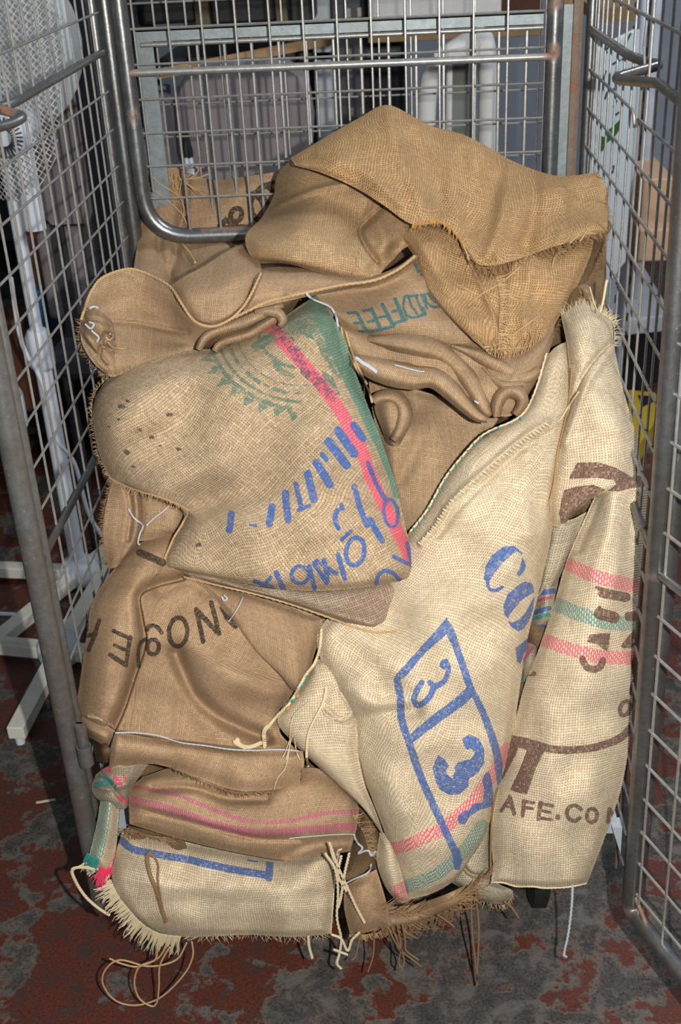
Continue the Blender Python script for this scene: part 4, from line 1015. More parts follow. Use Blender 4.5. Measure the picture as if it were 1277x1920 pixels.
cloth('left_lobe', [
    [(548, 296, -.06), (600, 308, -.01), (660, 330, .0), (716, 368, .0), (768, 405, .01)],
    [(520, 328, -.12), (575, 345, -.03), (640, 372, .006), (700, 402, .004), (772, 440, .030)],
    [(512, 368, -.14), (565, 388, -.02), (625, 410, .028), (690, 432, .012), (768, 458, .034)],
    [(490, 408, -.06), (550, 425, .035), (610, 440, .048), (675, 455, .026), (752, 470, .024)],
    [(461, 440, .012), (530, 458, .055), (600, 470, .054), (665, 482, .034), (738, 486, .022)],
    [(466, 474, .012), (530, 484, .045), (595, 494, .044), (660, 504, .034), (722, 502, .022)],
    [(487, 494, .0), (535, 494, .020), (590, 508, .024), (650, 524, .026), (706, 524, .02)]],
    M['tan'], T, step=2.2, seed=15, rot=8, wrinkle=.005,
    folds=[([(512, 390), (560, 368), (610, 352), (650, 345)], 6, .010), ([(716, 386), (690, 410), (673, 432), (684, 462), (704, 490)], 9, -.020, -1), ([(770, 440), (730, 478), (700, 505)], 14, -.022),
           ([(540, 345), (600, 372), (680, 400)], 20, -.010), ([(700, 400), (720, 440), (722, 480)], 14, .012), ([(560, 430), (640, 470), (700, 500)], 16, .008)])
o, e = cloth('flap', [
    [(543, 297, -.02), (612, 256, -.02), (672, 222, -.02), (728, 197, -.02), (802, 233, -.02), (880, 257, -.02), (958, 300, -.03), (1042, 329, -.04), (1122, 323, -.03)],
    [(546, 300, .000), (606, 276, .012), (668, 256, .022), (735, 246, .030), (804, 276, .022), (884, 312, .018), (956, 350, .012), (1044, 362, .002), (1137, 352, -.01)],
    [(549, 304, .018), (603, 298, .036), (668, 300, .050), (738, 306, .060), (806, 330, .052), (880, 368, .048), (942, 405, .042), (1044, 405, .028), (1140, 386, -.01)],
    [(553, 310, .036), (603, 324, .050), (666, 352, .060), (718, 384, .072), (774, 421, .076), (840, 424, .066), (905, 498, .062), (1040, 462, .045), (1140, 434, .0)]],
    M['tan_loose'], T, step=2.2, seed=16, rot=6, wrinkle=.007, thick=.005,
    folds=[([(728, 200), (735, 250), (755, 310), (790, 380)], 14, .012), ([(960, 310), (945, 370), (935, 430), (915, 480)], 14, .014), ([(1000, 330), (1000, 400), (985, 460)], 16, -.016), ([(1050, 340), (1060, 400), (1050, 450)], 14, .010),
           ([(770, 260), (810, 320), (830, 390)], 18, -.012), ([(870, 290), (870, 360), (880, 430)], 18, -.010), ([(600, 290), (680, 320), (750, 380)], 12, .008)])
bt = [(774, 421), (800, 414), (820, 412), (840, 422), (858, 440), (872, 458)]
stuff(fringe('frayed_edge', edge_px(bt), M['tan_fib'] if 'tan_fib' in M else M['twine'], T, (-.1, 1, .2, 1), 13, 70, .0006, .35, seed=31))
stuff(fringe('frayed_edge', edge_px([(872, 462), (905, 500), (960, 490), (1040, 463), (1090, 445), (1136, 432)]), M['twine_dark'], T, (-.2, 1, .5, 1), 20, 110, .0004, .9, curl=1.0, seed=32))
stuff(fringe('frayed_edge', edge_px([(1140, 345), (1136, 380), (1143, 420), (1128, 470), (1105, 520), (1060, 580), (1030, 640)]), M['twine_dark'], T, (1, .2, .5, .6), 8, 160, .00028, 1.0, seed=33))
stuff(fringe('frayed_edge', edge_px([(905, 652), (925, 668), (955, 672), (985, 660), (1010, 640)]), M['twine'], T, (-.3, -1, .2, -1), 34, 38, .0004, .7, curl=.8, seed=34))
stuff(fringe('frayed_edge', edge_px([(930, 520), (938, 560), (936, 600), (935, 640)]), M['twine'], T, (1, -.1, 1, .15), 26, 46, .0006, .3, seed=35))
cloth('torn_tab', [[(1118, 418, -.01), (1134, 416, .0), (1146, 420, -.01)], [(1116, 432, .0), (1133, 432, .01), (1145, 432, .0)], [(1112, 448, -.01), (1126, 448, .0), (1136, 442, -.01)]],
    M['tan_loose'], T, step=1.8, seed=17, thick=.002)
for pts in ([(878, 572), (905, 550), (940, 530), (975, 500)], [(905, 652), (935, 645), (975, 618), (1010, 592)], [(912, 656), (950, 654), (980, 652)], [(1040, 480), (1062, 462), (1085, 440)],
            [(868, 458), (880, 490), (874, 508)], [(1075, 470), (1088, 452), (1102, 430)], [(1035, 500), (1042, 480), (1060, 470)]):
    thread('loose_strand', pts, .0012, M['twine'], T, lift=.005)

# ---- dark torn sack on the right, under the flap
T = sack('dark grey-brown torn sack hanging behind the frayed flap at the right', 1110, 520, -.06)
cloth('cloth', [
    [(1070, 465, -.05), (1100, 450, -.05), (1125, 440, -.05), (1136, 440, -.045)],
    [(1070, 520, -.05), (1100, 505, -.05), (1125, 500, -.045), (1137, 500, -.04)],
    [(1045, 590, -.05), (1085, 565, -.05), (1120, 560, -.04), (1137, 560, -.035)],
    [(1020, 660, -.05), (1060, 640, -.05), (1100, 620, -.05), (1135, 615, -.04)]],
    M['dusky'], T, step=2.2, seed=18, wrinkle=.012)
cloth('curled_edge', [[(1078, 540, -.02), (1095, 532, -.01), (1108, 538, -.01)], [(1086, 552, -.01), (1100, 545, .0), (1112, 552, -.01)], [(1102, 566, -.02), (1110, 562, -.01), (1118, 562, -.02)]],
    M['brown_fine'], T, step=1.6, seed=19, thick=.003)

# ---- small brown sack poking out on the left
T = sack('small brown sack end poking out at the left, between the printed sack and the cage', 235, 980, .01)
cloth('cloth', [
    [(248, 905, -.01), (300, 920, -.01), (348, 945, -.01)], [(258, 955, -.005), (305, 962, -.002), (345, 985, -.01)],
    [(262, 1015, -.01), (292, 1012, -.01), (332, 1000, -.015)]], M['brown'], T, step=2.2, seed=20, rot=10)
o, e = cloth('turned_edge', [
    [(212, 892, .0), (236, 900, .01), (252, 905, .02), (264, 912, .0)], [(198, 950, .0), (228, 955, .004), (256, 962, .022), (268, 968, .0)],
    [(193, 1010, .0), (222, 1010, .004), (248, 1010, .016), (262, 1012, .0)], [(205, 1066, -.005), (216, 1064, .0), (226, 1056, .0), (240, 1040, -.005)]],
    M['brown_fine'], T, step=2.0, seed=22, folds=[([(240, 915), (246, 960), (240, 1010)], 6, -.012)])
stuff(fringe('frayed_edge', edge_px([(212, 895), (197, 950), (193, 1010), (206, 1064)]), M['twine_dark'], T, (-1, .1, -1, .5), 9, 110, .0004, .9, seed=41))
thread('white_thread', [(241, 954), (252, 972), (268, 985), (262, 1002), (259, 1018), (262, 1021)], .0010, M['thread'], T, lift=.004, twist=True)
thread('white_thread', [(274, 986), (288, 972), (304, 960), (316, 949)], .0009, M['thread'], T, lift=.004, twist=True)

# ---- brown NOSUE sack, lower left
T = sack('brown sack bulging at the lower left with black letters and a white stitched hem', 330, 1220)
o, e = cloth('cloth', [
    [(262, 1018, -.02), (310, 1000, -.02), (360, 1010, -.02), (430, 1050, -.01), (500, 1085, -.01), (570, 1120, -.01), (610, 1160, -.01)],
    [(214, 1066, -.005), (268, 1060, .030), (325, 1072, .022), (395, 1098, .010), (468, 1130, .0), (540, 1160, .0), (605, 1190, -.01)],
    [(173, 1130, .0), (225, 1128, .045), (280, 1132, .028), (345, 1148, .016), (425, 1178, .018), (500, 1205, .010), (585, 1235, -.01)],
    [(160, 1205, .0), (210, 1205, .046), (262, 1205, .026), (325, 1218, .018), (405, 1245, .032), (485, 1272, .022), (560, 1282, -.005)],
    [(150, 1275, -.005), (200, 1277, .040), (250, 1280, .014), (315, 1292, .012), (392, 1318, .026), (465, 1332, .020), (535, 1326, .0)],
    [(143, 1338, -.01), (188, 1346, .026), (236, 1350, .010), (310, 1362, .010), (390, 1374, .010), (460, 1384, .006), (525, 1372, .0)],
    [(160, 1356, -.02), (200, 1370, .010), (240, 1380, .012), (310, 1390, .014), (390, 1400, .016), (470, 1407, .016), (560, 1409, .010)]],
    M['brown_fine'], T, step=1.9, seed=23, rot=-6, wrinkle=.004, thick=.03,
    folds=[([(345, 1085), (290, 1100), (262, 1118), (266, 1160), (272, 1205), (252, 1270), (232, 1330), (212, 1375)], 13, -.024, 1),
           ([(255, 1110), (250, 1180), (240, 1250), (218, 1320)], 14, .010), ([(330, 1225), (345, 1262), (372, 1310), (420, 1350), (500, 1385)], 14, -.026),
           ([(330, 1170), (380, 1230), (440, 1270), (500, 1300)], 26, .010), ([(300, 1110), (350, 1090), (390, 1110)], 12, -.010)],
    ink=[(INK_BLACK, 1, [S_(14, (262, 1036), (305, 1055)),
         S_(8, (186, 1163), (176, 1195), (166, 1219)), S_(8, (162, 1192), (180, 1189)), S_(6, (164, 1165), (163, 1182)),
         S_(8, (244, 1195), (236, 1247)), S_(8, (213, 1183), (245, 1198)), S_(7, (215, 1210), (238, 1220)), S_(9, (207, 1228), (236, 1247)),
         SC(8, (275, 1181), (280, 1174), (292, 1174), (303, 1186)), SC(8, *ell(287, 1213, 11, 14)), SC(7, (260, 1250), (259, 1225), (263, 1206), (274, 1198)),
         SC(8.5, *ell(334, 1185, 17, 27, 4)), S_(9, (368, 1143), (381, 1203)), S_(9.5, (370, 1145), (410, 1188)), S_(9, (396, 1130), (411, 1188)),
         S_(8, (416, 1140), (426, 1160)), S_(11, (426, 1158), (441, 1174))])])
cloth('folded_layer', [
    [(362, 1082, .010), (440, 1105, .012), (530, 1135, .012), (606, 1162, .005)],
    [(400, 1120, .020), (470, 1145, .026), (540, 1170, .022), (602, 1190, .005)],
    [(440, 1172, .024), (495, 1190, .030), (550, 1205, .026), (590, 1225, .005)],
    [(470, 1215, .026), (515, 1235, .032), (556, 1250, .028), (580, 1258, .005)],
    [(520, 1262, .026), (540, 1272, .030), (558, 1280, .026), (566, 1282, .005)],
    [(545, 1292, .015), (549, 1294, .015), (553, 1295, .015), (556, 1296, .01)]],
    M['brown_fine'], T, step=2.0, seed=24, rot=-14, thick=.006, wrinkle=.003)
o, e = cloth('hem', [
    [(216, 1372, .018), (300, 1386, .022), (390, 1398, .024), (480, 1405, .024), (568, 1408, .016)],
    [(207, 1402, .024), (300, 1408, .034), (390, 1420, .036), (480, 1438, .034), (570, 1436, .020)],
    [(204, 1440, .020), (290, 1433, .034), (372, 1460, .036), (450, 1484, .034), (559, 1477, .020)]],
    M['brown_fine'], T, step=2.0, seed=25, rot=2, thick=.004, wrinkle=.005, folds=[([(220, 1380), (215, 1410), (208, 1440)], 8, .008)])
cloth('corner_hem', [
    [(144, 1342, -.005), (170, 1348, .014), (195, 1358, .024), (216, 1370, .02)], [(152, 1362, -.005), (172, 1370, .018), (195, 1380, .028), (214, 1388, .02)],
    [(166, 1382, -.005), (180, 1390, .010), (195, 1398, .018), (212, 1402, .014)]], M['brown_fine'], T, step=1.8, seed=26, thick=.004)
cloth('crumpled_lining', [
    [(176, 1392, -.03), (192, 1392, -.01), (206, 1402, -.01)], [(176, 1412, -.03), (192, 1412, -.004), (207, 1416, -.006)], [(180, 1428, -.03), (194, 1430, -.01), (206, 1432, -.012)]],
    M['dusky'], T, step=1.6, seed=27, wrinkle=.02)
thread('stitching', [(216, 1374), (255, 1374), (300, 1380), (337, 1392), (385, 1398), (430, 1405), (480, 1407), (520, 1405), (560, 1408)], .0009, M['thread'], T, lift=.003, twist=True)
thread('stitching', [(165, 1343), (178, 1344), (192, 1350)], .0008, M['thread'], T, lift=.003, twist=True)
stuff(fringe('frayed_edge', edge_px([(322, 1438), (372, 1462), (420, 1480), (455, 1487), (510, 1484), (558, 1478), (566, 1440)]), M['twine_dark'], T, (0, 1, 1, .6), 8, 160, .0006, .8, curl=1, seed=42))
stuff(fringe('frayed_edge', edge_px([(165, 1345), (185, 1350), (212, 1364)]), M['twine'], T, (0, -1, .1, -1), 9, 60, .0003, .6, seed=43))
thread('white_thread', [(455, 1120), (447, 1138), (434, 1158), (428, 1166)], .0007, M['thread'], T, lift=.006)

# ---- cream sack with the blue 3/3 lozenge
T = sack('cream sack in the middle with a blue boxed 3 and 31 and blue letters CO', 850, 1250, .02)
BLUE = [PG((836, 1156), (852, 1180), (862, 1212), (874, 1245), (889, 1290), (905, 1320), (921, 1355), (936, 1398), (943, 1432), (942, 1455), (934, 1478), (929, 1450), (924, 1412), (912, 1372), (898, 1335), (884, 1304), (872, 1283), (860, 1245), (848, 1212), (836, 1188)),
        PG((838, 1158), (843, 1184), (800, 1222), (757, 1272), (740, 1280), (738, 1270), (785, 1218)),
        SC(14, (745, 1276), (751, 1310), (753, 1348), (767, 1392), (788, 1454), (812, 1508), (833, 1553), (850, 1590)), PG((842, 1580), (860, 1590), (867, 1612), (862, 1632), (852, 1630), (848, 1605)),
        PG((880, 1285), (892, 1300), (870, 1322), (830, 1350), (775, 1392), (765, 1380), (810, 1342), (850, 1312)),
        # upper 3
        PG(*ell(834, 1246, 9.5, 9.5)), SC(10, (836, 1240), (841, 1256), (836, 1272), (826, 1283), (814, 1286), (806, 1280)), SC(11, (822, 1284), (812, 1292), (806, 1306), (794, 1318), (783, 1322), (776, 1312), (780, 1298), (791, 1280)),
        # lower 3
        PG((866, 1386), (872, 1402), (878, 1406), (884, 1404), (890, 1412), (882, 1424), (868, 1426), (858, 1430), (852, 1440), (858, 1452), (848, 1460), (838, 1452), (836, 1444), (842, 1436), (834, 1424), (822, 1415), (811, 1438), (815, 1462), (826, 1482), (844, 1491), (864, 1488), (878, 1474), (880, 1460), (896, 1450), (908, 1430), (908, 1404), (898, 1384), (880, 1377)),
        PG((862, 1432), (858, 1442), (846, 1456), (872, 1460), (880, 1448), (878, 1432)),
        # 1
        PG((908, 1452), (917, 1446), (922, 1462), (925, 1490), (923, 1512), (900, 1518), (882, 1530), (872, 1545), (860, 1545), (858, 1530), (870, 1520), (880, 1520), (886, 1508), (906, 1504), (908, 1480), (904, 1462)),
        # C
        PG((942, 1026), (962, 1023), (974, 1030), (962, 1038), (944, 1054), (928, 1074), (914, 1096), (907, 1084), (910, 1062), (922, 1042)), SC(6.5, (914, 1092), (918, 1104), (930, 1107), (942, 1101)),
        PG((980, 1044), (986, 1058), (984, 1070), (974, 1080), (968, 1078), (974, 1066)), SC(4, (966, 1028), (978, 1038)),
        # O
        PG((968, 1100), (984, 1090), (998, 1094), (1002, 1110), (992, 1116), (975, 1128), (962, 1144), (952, 1160), (945, 1150), (944, 1134), (952, 1114)),
        PG((1002, 1118), (1000, 1140), (994, 1160), (984, 1178), (972, 1184), (958, 1176), (952, 1162), (960, 1168), (972, 1162), (986, 1148)),
        # next letter
        PG((966, 1214), (974, 1210), (990, 1196), (986, 1218), (976, 1246), (970, 1240))]
o, ecr = cloth('cloth', [
    [(1014, 690, .0), (1026, 668, .01), (1037, 655, .014), (1046, 648, .014), (1054, 644, .01), (1062, 641, .0)],
    [(984, 767, .004), (1004, 756, .020), (1022, 748, .026), (1040, 745, .024), (1056, 742, .016), (1072, 745, .004)],
    [(880, 840, .004), (925, 832, .030), (965, 825, .040), (1000, 820, .038), (1030, 815, .026), (1060, 810, .006)],
    [(815, 932, .004), (862, 926, .036), (908, 920, .050), (955, 916, .050), (1000, 914, .034), (1040, 915, .006)],
    [(764, 1002, .004), (822, 1006, .034), (878, 1006, .052), (935, 1006, .056), (988, 1006, .042), (1034, 1005, .006)],
    [(706, 1090, .000), (780, 1094, .030), (842, 1095, .050), (905, 1096, .058), (965, 1100, .044), (1013, 1100, .006)],
    [(602, 1174, .0), (688, 1198, .028), (768, 1196, .046), (850, 1190, .056), (926, 1190, .048), (991, 1190, .006)],
    [(606, 1252, .010), (682, 1266, .040), (760, 1270, .054), (840, 1276, .060), (915, 1285, .048), (975, 1290, .006)],
    [(657, 1345, .012), (712, 1355, .044), (775, 1365, .056), (840, 1375, .060), (905, 1385, .048), (961, 1385, .006)],
    [(665, 1420, .012), (722, 1436, .046), (780, 1450, .056), (838, 1460, .056), (895, 1465, .042), (944, 1448, .006)],
    [(700, 1505, .012), (747, 1520, .044), (795, 1530, .050), (845, 1535, .048), (890, 1530, .034), (926, 1508, .006)],
    [(736, 1600, .012), (770, 1610, .034), (806, 1611, .038), (845, 1605, .034), (880, 1588, .024), (910, 1566, .006)],
    [(767, 1687, .010), (785, 1683, .018), (806, 1677, .020), (828, 1667, .018), (848, 1654, .014), (864, 1640, .004)]],
    M['cream'], T, step=1.9, seed=30, rot=-22, wrinkle=.004, thick=.03,
    folds=[([(1026, 790), (970, 828), (910, 880), (850, 936), (816, 988), (790, 1020)], 6, .009), ([(1030, 810), (975, 846), (915, 900), (860, 955), (822, 1005)], 6, -.005),
           ([(664, 1350), (720, 1335), (780, 1330)], 14, -.010), ([(650, 1290), (700, 1320), (760, 1320)], 16, .008), ([(1000, 790), (985, 900), (990, 1000)], 16, .006),
           ([(700, 1220), (760, 1260), (800, 1330)], 24, .006), ([(640, 1200), (700, 1250), (720, 1300)], 20, -.007)],
    ink=[(INK_BLUE, 1, BLUE)],
    dye=[(PINK, 1, [S_(24, (733, 1593), (768, 1583), (833, 1553), (886, 1505), (926, 1449), (950, 1405))]), (TEAL, 1, [S_(24, (764, 1662), (800, 1648), (833, 1630), (870, 1598), (905, 1548))])])
STL = [(1025, 663), (1003, 735), (975, 782), (910, 812), (870, 852), (834, 897), (802, 955), (770, 996)]
thread('stitching', STL, .0013, M['twine_cream'], T, lift=.0, twist=True)
p = smooth_poly(STL[2:], 34)
mbx = MB()
for i in range(0, 34, 2):
    a = p[i]; Yl = lie(a[0], a[1], .003); q = P(a[0], a[1], Yl); mbx.tube([tuple(q), tuple(q + np.array([.0025, 0, -.004]))], .0011, 5)
stuff(mbx.build('teal_stitches', M['fibre_green'], T))
p = smooth_poly([(1026, 796), (972, 836), (910, 886), (850, 940), (816, 990), (790, 1020)], 46); mbx = MB()
for i, a in enumerate(p):
    Yl = lie(a[0], a[1], .001); s = 6 if i % 3 else 10
    mbx.tube([tuple(P(a[0]-s*.6, a[1]-3, Yl)), tuple(P(a[0], a[1], Yl-.003)), tuple(P(a[0]+s*.6, a[1]+4, Yl))], [.0010, .0018, .0008], 5)
stuff_ = mbx.build('raised_seam', M['twine_cream'], T)
cloth('turned_under_layer', [
    [(592, 1236, .0), (612, 1238, .010), (642, 1260, .012), (672, 1300, .012)], [(562, 1288, .0), (592, 1300, .018), (632, 1320, .020), (672, 1350, .018)],
    [(520, 1345, .006), (562, 1360, .024), (612, 1380, .026), (672, 1410, .02)], [(546, 1389, .008), (582, 1405, .024), (626, 1430, .026), (684, 1470, .02)],
    [(600, 1441, .008), (632, 1460, .022), (662, 1482, .022), (704, 1520, .018)], [(664, 1500, .004), (680, 1515, .012), (697, 1537, .012), (722, 1572, .008)]],
    M['cream_grey'] if False else M['cream'], T, step=2.0, seed=31, rot=28, thick=.006, folds=[([(640, 1300), (660, 1335), (640, 1350), (612, 1330)], 5, .005)])
BD = [(603, 1180), (600, 1215), (590, 1244), (576, 1262), (560, 1290), (544, 1318), (520, 1342), (505, 1360)]
thread('stitching', BD, .0017, M['twine_cream'], T, lift=.001, twist=True)
for k, (c, mm) in enumerate([((564, 1288), 'fibre_green'), ((556, 1306), 'tan_fib'), ((547, 1316), 'fibre_green'), ((538, 1330), 'tan_fib'), ((530, 1330), 'fibre_green'), ((520, 1340), 'tan_fib'), ((572, 1272), 'fibre_green')]):
    q = P(c[0], c[1], lie(c[0], c[1], .002)); m_ = MB(); m_.tube([tuple(q), tuple(q+np.array([.003, -.001, .003]))], .0022, 6); m_.build('coloured_stitch', M.get(mm, M['yellow']), T)
for pts in ([(505, 1360), (495, 1372), (497, 1400)], [(440, 1390), (452, 1398), (470, 1400), (490, 1392)], [(445, 1386), (448, 1394), (460, 1402)]): thread('loose_strand', pts, .0022, M['twine_cream'], T, lift=.004, twist=True)
for pts in ([(612, 1290), (605, 1320), (580, 1370), (575, 1410), (578, 1440), (590, 1480), (604, 1530), (618, 1580), (626, 1620)],): thread('loose_strand', pts, .0019, M['twine_cream'], T, lift=.004, wob=.0002)
for pts in ([(580, 1316), (548, 1345), (543, 1400), (535, 1440), (520, 1460), (512, 1490), (515, 1515), (534, 1536)], [(604, 1318), (608, 1338), (630, 1348), (658, 1340)], [(548, 1380), (540, 1410), (536, 1425)], [(552, 1385), (556, 1410), (562, 1424)], [(543, 1388), (537, 1405), (530, 1420)]):
    thread('loose_strand', pts, .0007, M['twine_cream'], T, lift=.004)
cloth('lower_edge_roll', [
    [(712, 1560, .0), (728, 1566, .012), (744, 1600, .016)], [(706, 1614, .0), (730, 1622, .016), (757, 1642, .018)], [(722, 1662, .0), (742, 1667, .012), (766, 1674, .012)], [(746, 1692, -.002), (756, 1693, .006), (769, 1690, .006)]],
    M['cream'], T, step=1.9, seed=32, rot=30, thick=.006, dye=[(PINK, 1, [PG((738, 1660), (760, 1650), (768, 1684), (752, 1690), (738, 1680))])])

# ---- grey-beige sack end below
T = sack('grey-beige sack end squeezed out between the two cream sacks at the bottom', 890, 1650, -.01)
o, e = cloth('cloth', [
    [(900, 1540, -.02), (912, 1530, -.015), (924, 1520, -.02)], [(866, 1600, -.012), (895, 1595, -.004), (922, 1590, -.012)],
    [(842, 1645, -.012), (882, 1646, .0), (925, 1648, -.008)], [(862, 1664, -.012), (905, 1672, .0), (962, 1672, -.008)], [(905, 1690, -.014), (926, 1695, -.01), (945, 1695, -.014)]],
    M['cream_grey'], T, step=1.9, seed=33, folds=[([(862, 1618), (885, 1640), (915, 1642)], 4, -.012)])
stuff(fringe('frayed_edge', edge_px([(862, 1664), (905, 1690), (945, 1696), (962, 1676)]), M['twine'], T, (0, 1, .3, 1), 12, 60, .0004, .8, seed=51))
for pts in ([(884, 1666), (870, 1690), (858, 1716)], [(884, 1670), (885, 1740), (890, 1790), (896, 1846)], [(892, 1672), (898, 1740), (896, 1800), (894, 1848)], [(945, 1690), (960, 1702), (972, 1720)]):
    thread('loose_strand', pts, .0014, M['twine_dark'], T, hang=1.15)

# ---- blue and pink rag between
T = sack('narrow strip of blue, pink and green striped sacking wedged between the two cream sacks', 1005, 1180, -.01)
cloth('cloth', [
    [(1012, 1075, -.02), (1030, 1070, -.012), (1055, 1060, -.02)], [(1000, 1140, -.02), (1022, 1135, -.01), (1042, 1130, -.02)],
    [(985, 1200, -.02), (1008, 1198, -.01), (1026, 1190, -.02)], [(972, 1262, -.02), (985, 1265, -.014), (1002, 1260, -.02)], [(955, 1330, -.022), (965, 1330, -.02), (978, 1330, -.022)]],
    M['cream_grey'], T, step=1.7, seed=34, wrinkle=.012,
    ink=[(INK_BLUE, .95, [S_(10, (1006, 1112), (1038, 1108)), S_(9, (998, 1150), (1030, 1140)), S_(12, (988, 1182), (1018, 1176))]), ((.55, .06, .16), .95, [S_(6, (1008, 1126), (1034, 1120)), S_(9, (985, 1205), (1016, 1190)), S_(6, (982, 1236), (1000, 1214))]),
         (TEAL, .9, [S_(8, (1000, 1160), (1028, 1152)), S_(7, (976, 1270), (984, 1290))])])

# ---- right-hand cream sack with brown print
T = sack('cream sack standing at the right edge of the cage with brown stencil print', 1110, 1250, .02)
U1 = [PG((1082, 868), (1120, 866), (1155, 877), (1184, 894), (1210, 890), (1214, 912), (1186, 915), (1158, 922), (1140, 920), (1156, 908), (1150, 900), (1120, 896), (1066, 898)),
      PG((1057, 919), (1084, 912), (1112, 909), (1136, 918), (1116, 930), (1095, 944), (1080, 962), (1066, 979), (1052, 982), (1048, 962))]
U2 = U1[:1] + [S_(18, (1130, 1112), (1174, 1120)), S_(6, (1118, 1102), (1140, 1106)), S_(22, (1124, 1150), (1151, 1158)), S_(8, (1124, 1140), (1128, 1160)), S_(18, (1180, 1156), (1199, 1154)),
      PG((1105, 1190), (1145, 1186), (1142, 1208), (1138, 1222), (1120, 1208), (1101, 1204)), PG((1163, 1212), (1172, 1200), (1190, 1180), (1192, 1196), (1186, 1214), (1170, 1216)),
      SC(13, (1092, 1236), (1099, 1250), (1113, 1255), (1126, 1250), (1130, 1238)), SC(9, (1197, 1270), (1187, 1282), (1184, 1300)), SC(8, *ell(1172, 1328, 9, 14, 20)),
      SC(14.5, (956, 1385), (990, 1392), (1040, 1405), (1093, 1405), (1137, 1395), (1168, 1380), (1192, 1352)),
      PG((958, 1378), (1022, 1394), (1020, 1410), (1005, 1440), (988, 1490), (956, 1482), (975, 1440), (988, 1406), (972, 1402), (966, 1418), (942, 1462), (938, 1458), (948, 1420)),
      # AFE.COM
      S_(7.5, (940, 1520), (956, 1496)), S_(8, (956, 1494), (964, 1526)), S_(5, (944, 1512), (961, 1514)),
      S_(7.5, (983, 1501), (980, 1530)), S_(6.5, (981, 1502), (1001, 1505)), S_(6, (983, 1514), (998, 1516)),
      S_(7.5, (1014, 1505), (1009, 1536)), S_(6.5, (1012, 1507), (1036, 1511)), S_(5.5, (1012, 1520), (1032, 1523)), S_(6.5, (1010, 1534), (1034, 1537)),
      PG((1042, 1527), (1051, 1528), (1050, 1537), (1041, 1536)), SC(7.5, (1089, 1517), (1080, 1511), (1068, 1513), (1063, 1524), (1068, 1536), (1079, 1539), (1087, 1534)),
      SC(7.5, *ell(1110, 1529, 9.5, 12.5, 4)), S_(7.5, (1140, 1541), (1143, 1517)), S_(6, (1144, 1518), (1150, 1530)), S_(6, (1150, 1530), (1156, 1519)), S_(3, (975, 1266), (1001, 1266))]
U2 += [PG((1001, 1258), (1006, 1262), (1003, 1268), (994, 1264))]
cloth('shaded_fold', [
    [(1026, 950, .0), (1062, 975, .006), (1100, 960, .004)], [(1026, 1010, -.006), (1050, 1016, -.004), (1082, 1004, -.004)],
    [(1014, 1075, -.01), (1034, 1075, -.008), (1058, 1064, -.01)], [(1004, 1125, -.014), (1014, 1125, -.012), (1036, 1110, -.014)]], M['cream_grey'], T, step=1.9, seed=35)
o, eu = cloth('upper_part', [
    [(1052, 592, .0), (1075, 577, .012), (1100, 571, .014), (1122, 580, .008), (1148, 600, .0)],
    [(1063, 650, .018), (1085, 645, .040), (1108, 645, .040), (1130, 648, .026), (1153, 655, .004)],
    [(1067, 720, .024), (1092, 722, .042), (1118, 722, .044), (1142, 725, .034), (1169, 730, .004)],
    [(1056, 800, .020), (1090, 800, .036), (1125, 800, .044), (1158, 800, .040), (1189, 802, .004)],
    [(1041, 870, .018), (1080, 870, .034), (1120, 870, .042), (1162, 870, .040), (1203, 874, .004)],
    [(1031, 930, .016), (1065, 932, .034), (1102, 922, .042), (1150, 912, .040), (1213, 912, .004)],
    [(1033, 985, .008), (1052, 988, .022), (1078, 962, .028), (1120, 930, .034), (1170, 926, .030)]],
    M['cream'], T, step=1.9, seed=36, rot=10, wrinkle=.004, thick=.012,
    folds=[([(1152, 640), (1122, 668), (1092, 710), (1072, 760), (1052, 820), (1040, 880)], 6, -.012, 1), ([(1152, 650), (1128, 680), (1100, 722), (1080, 772), (1060, 830)], 9, .010)],
    ink=[(INK_BROWN, 1, U1)])
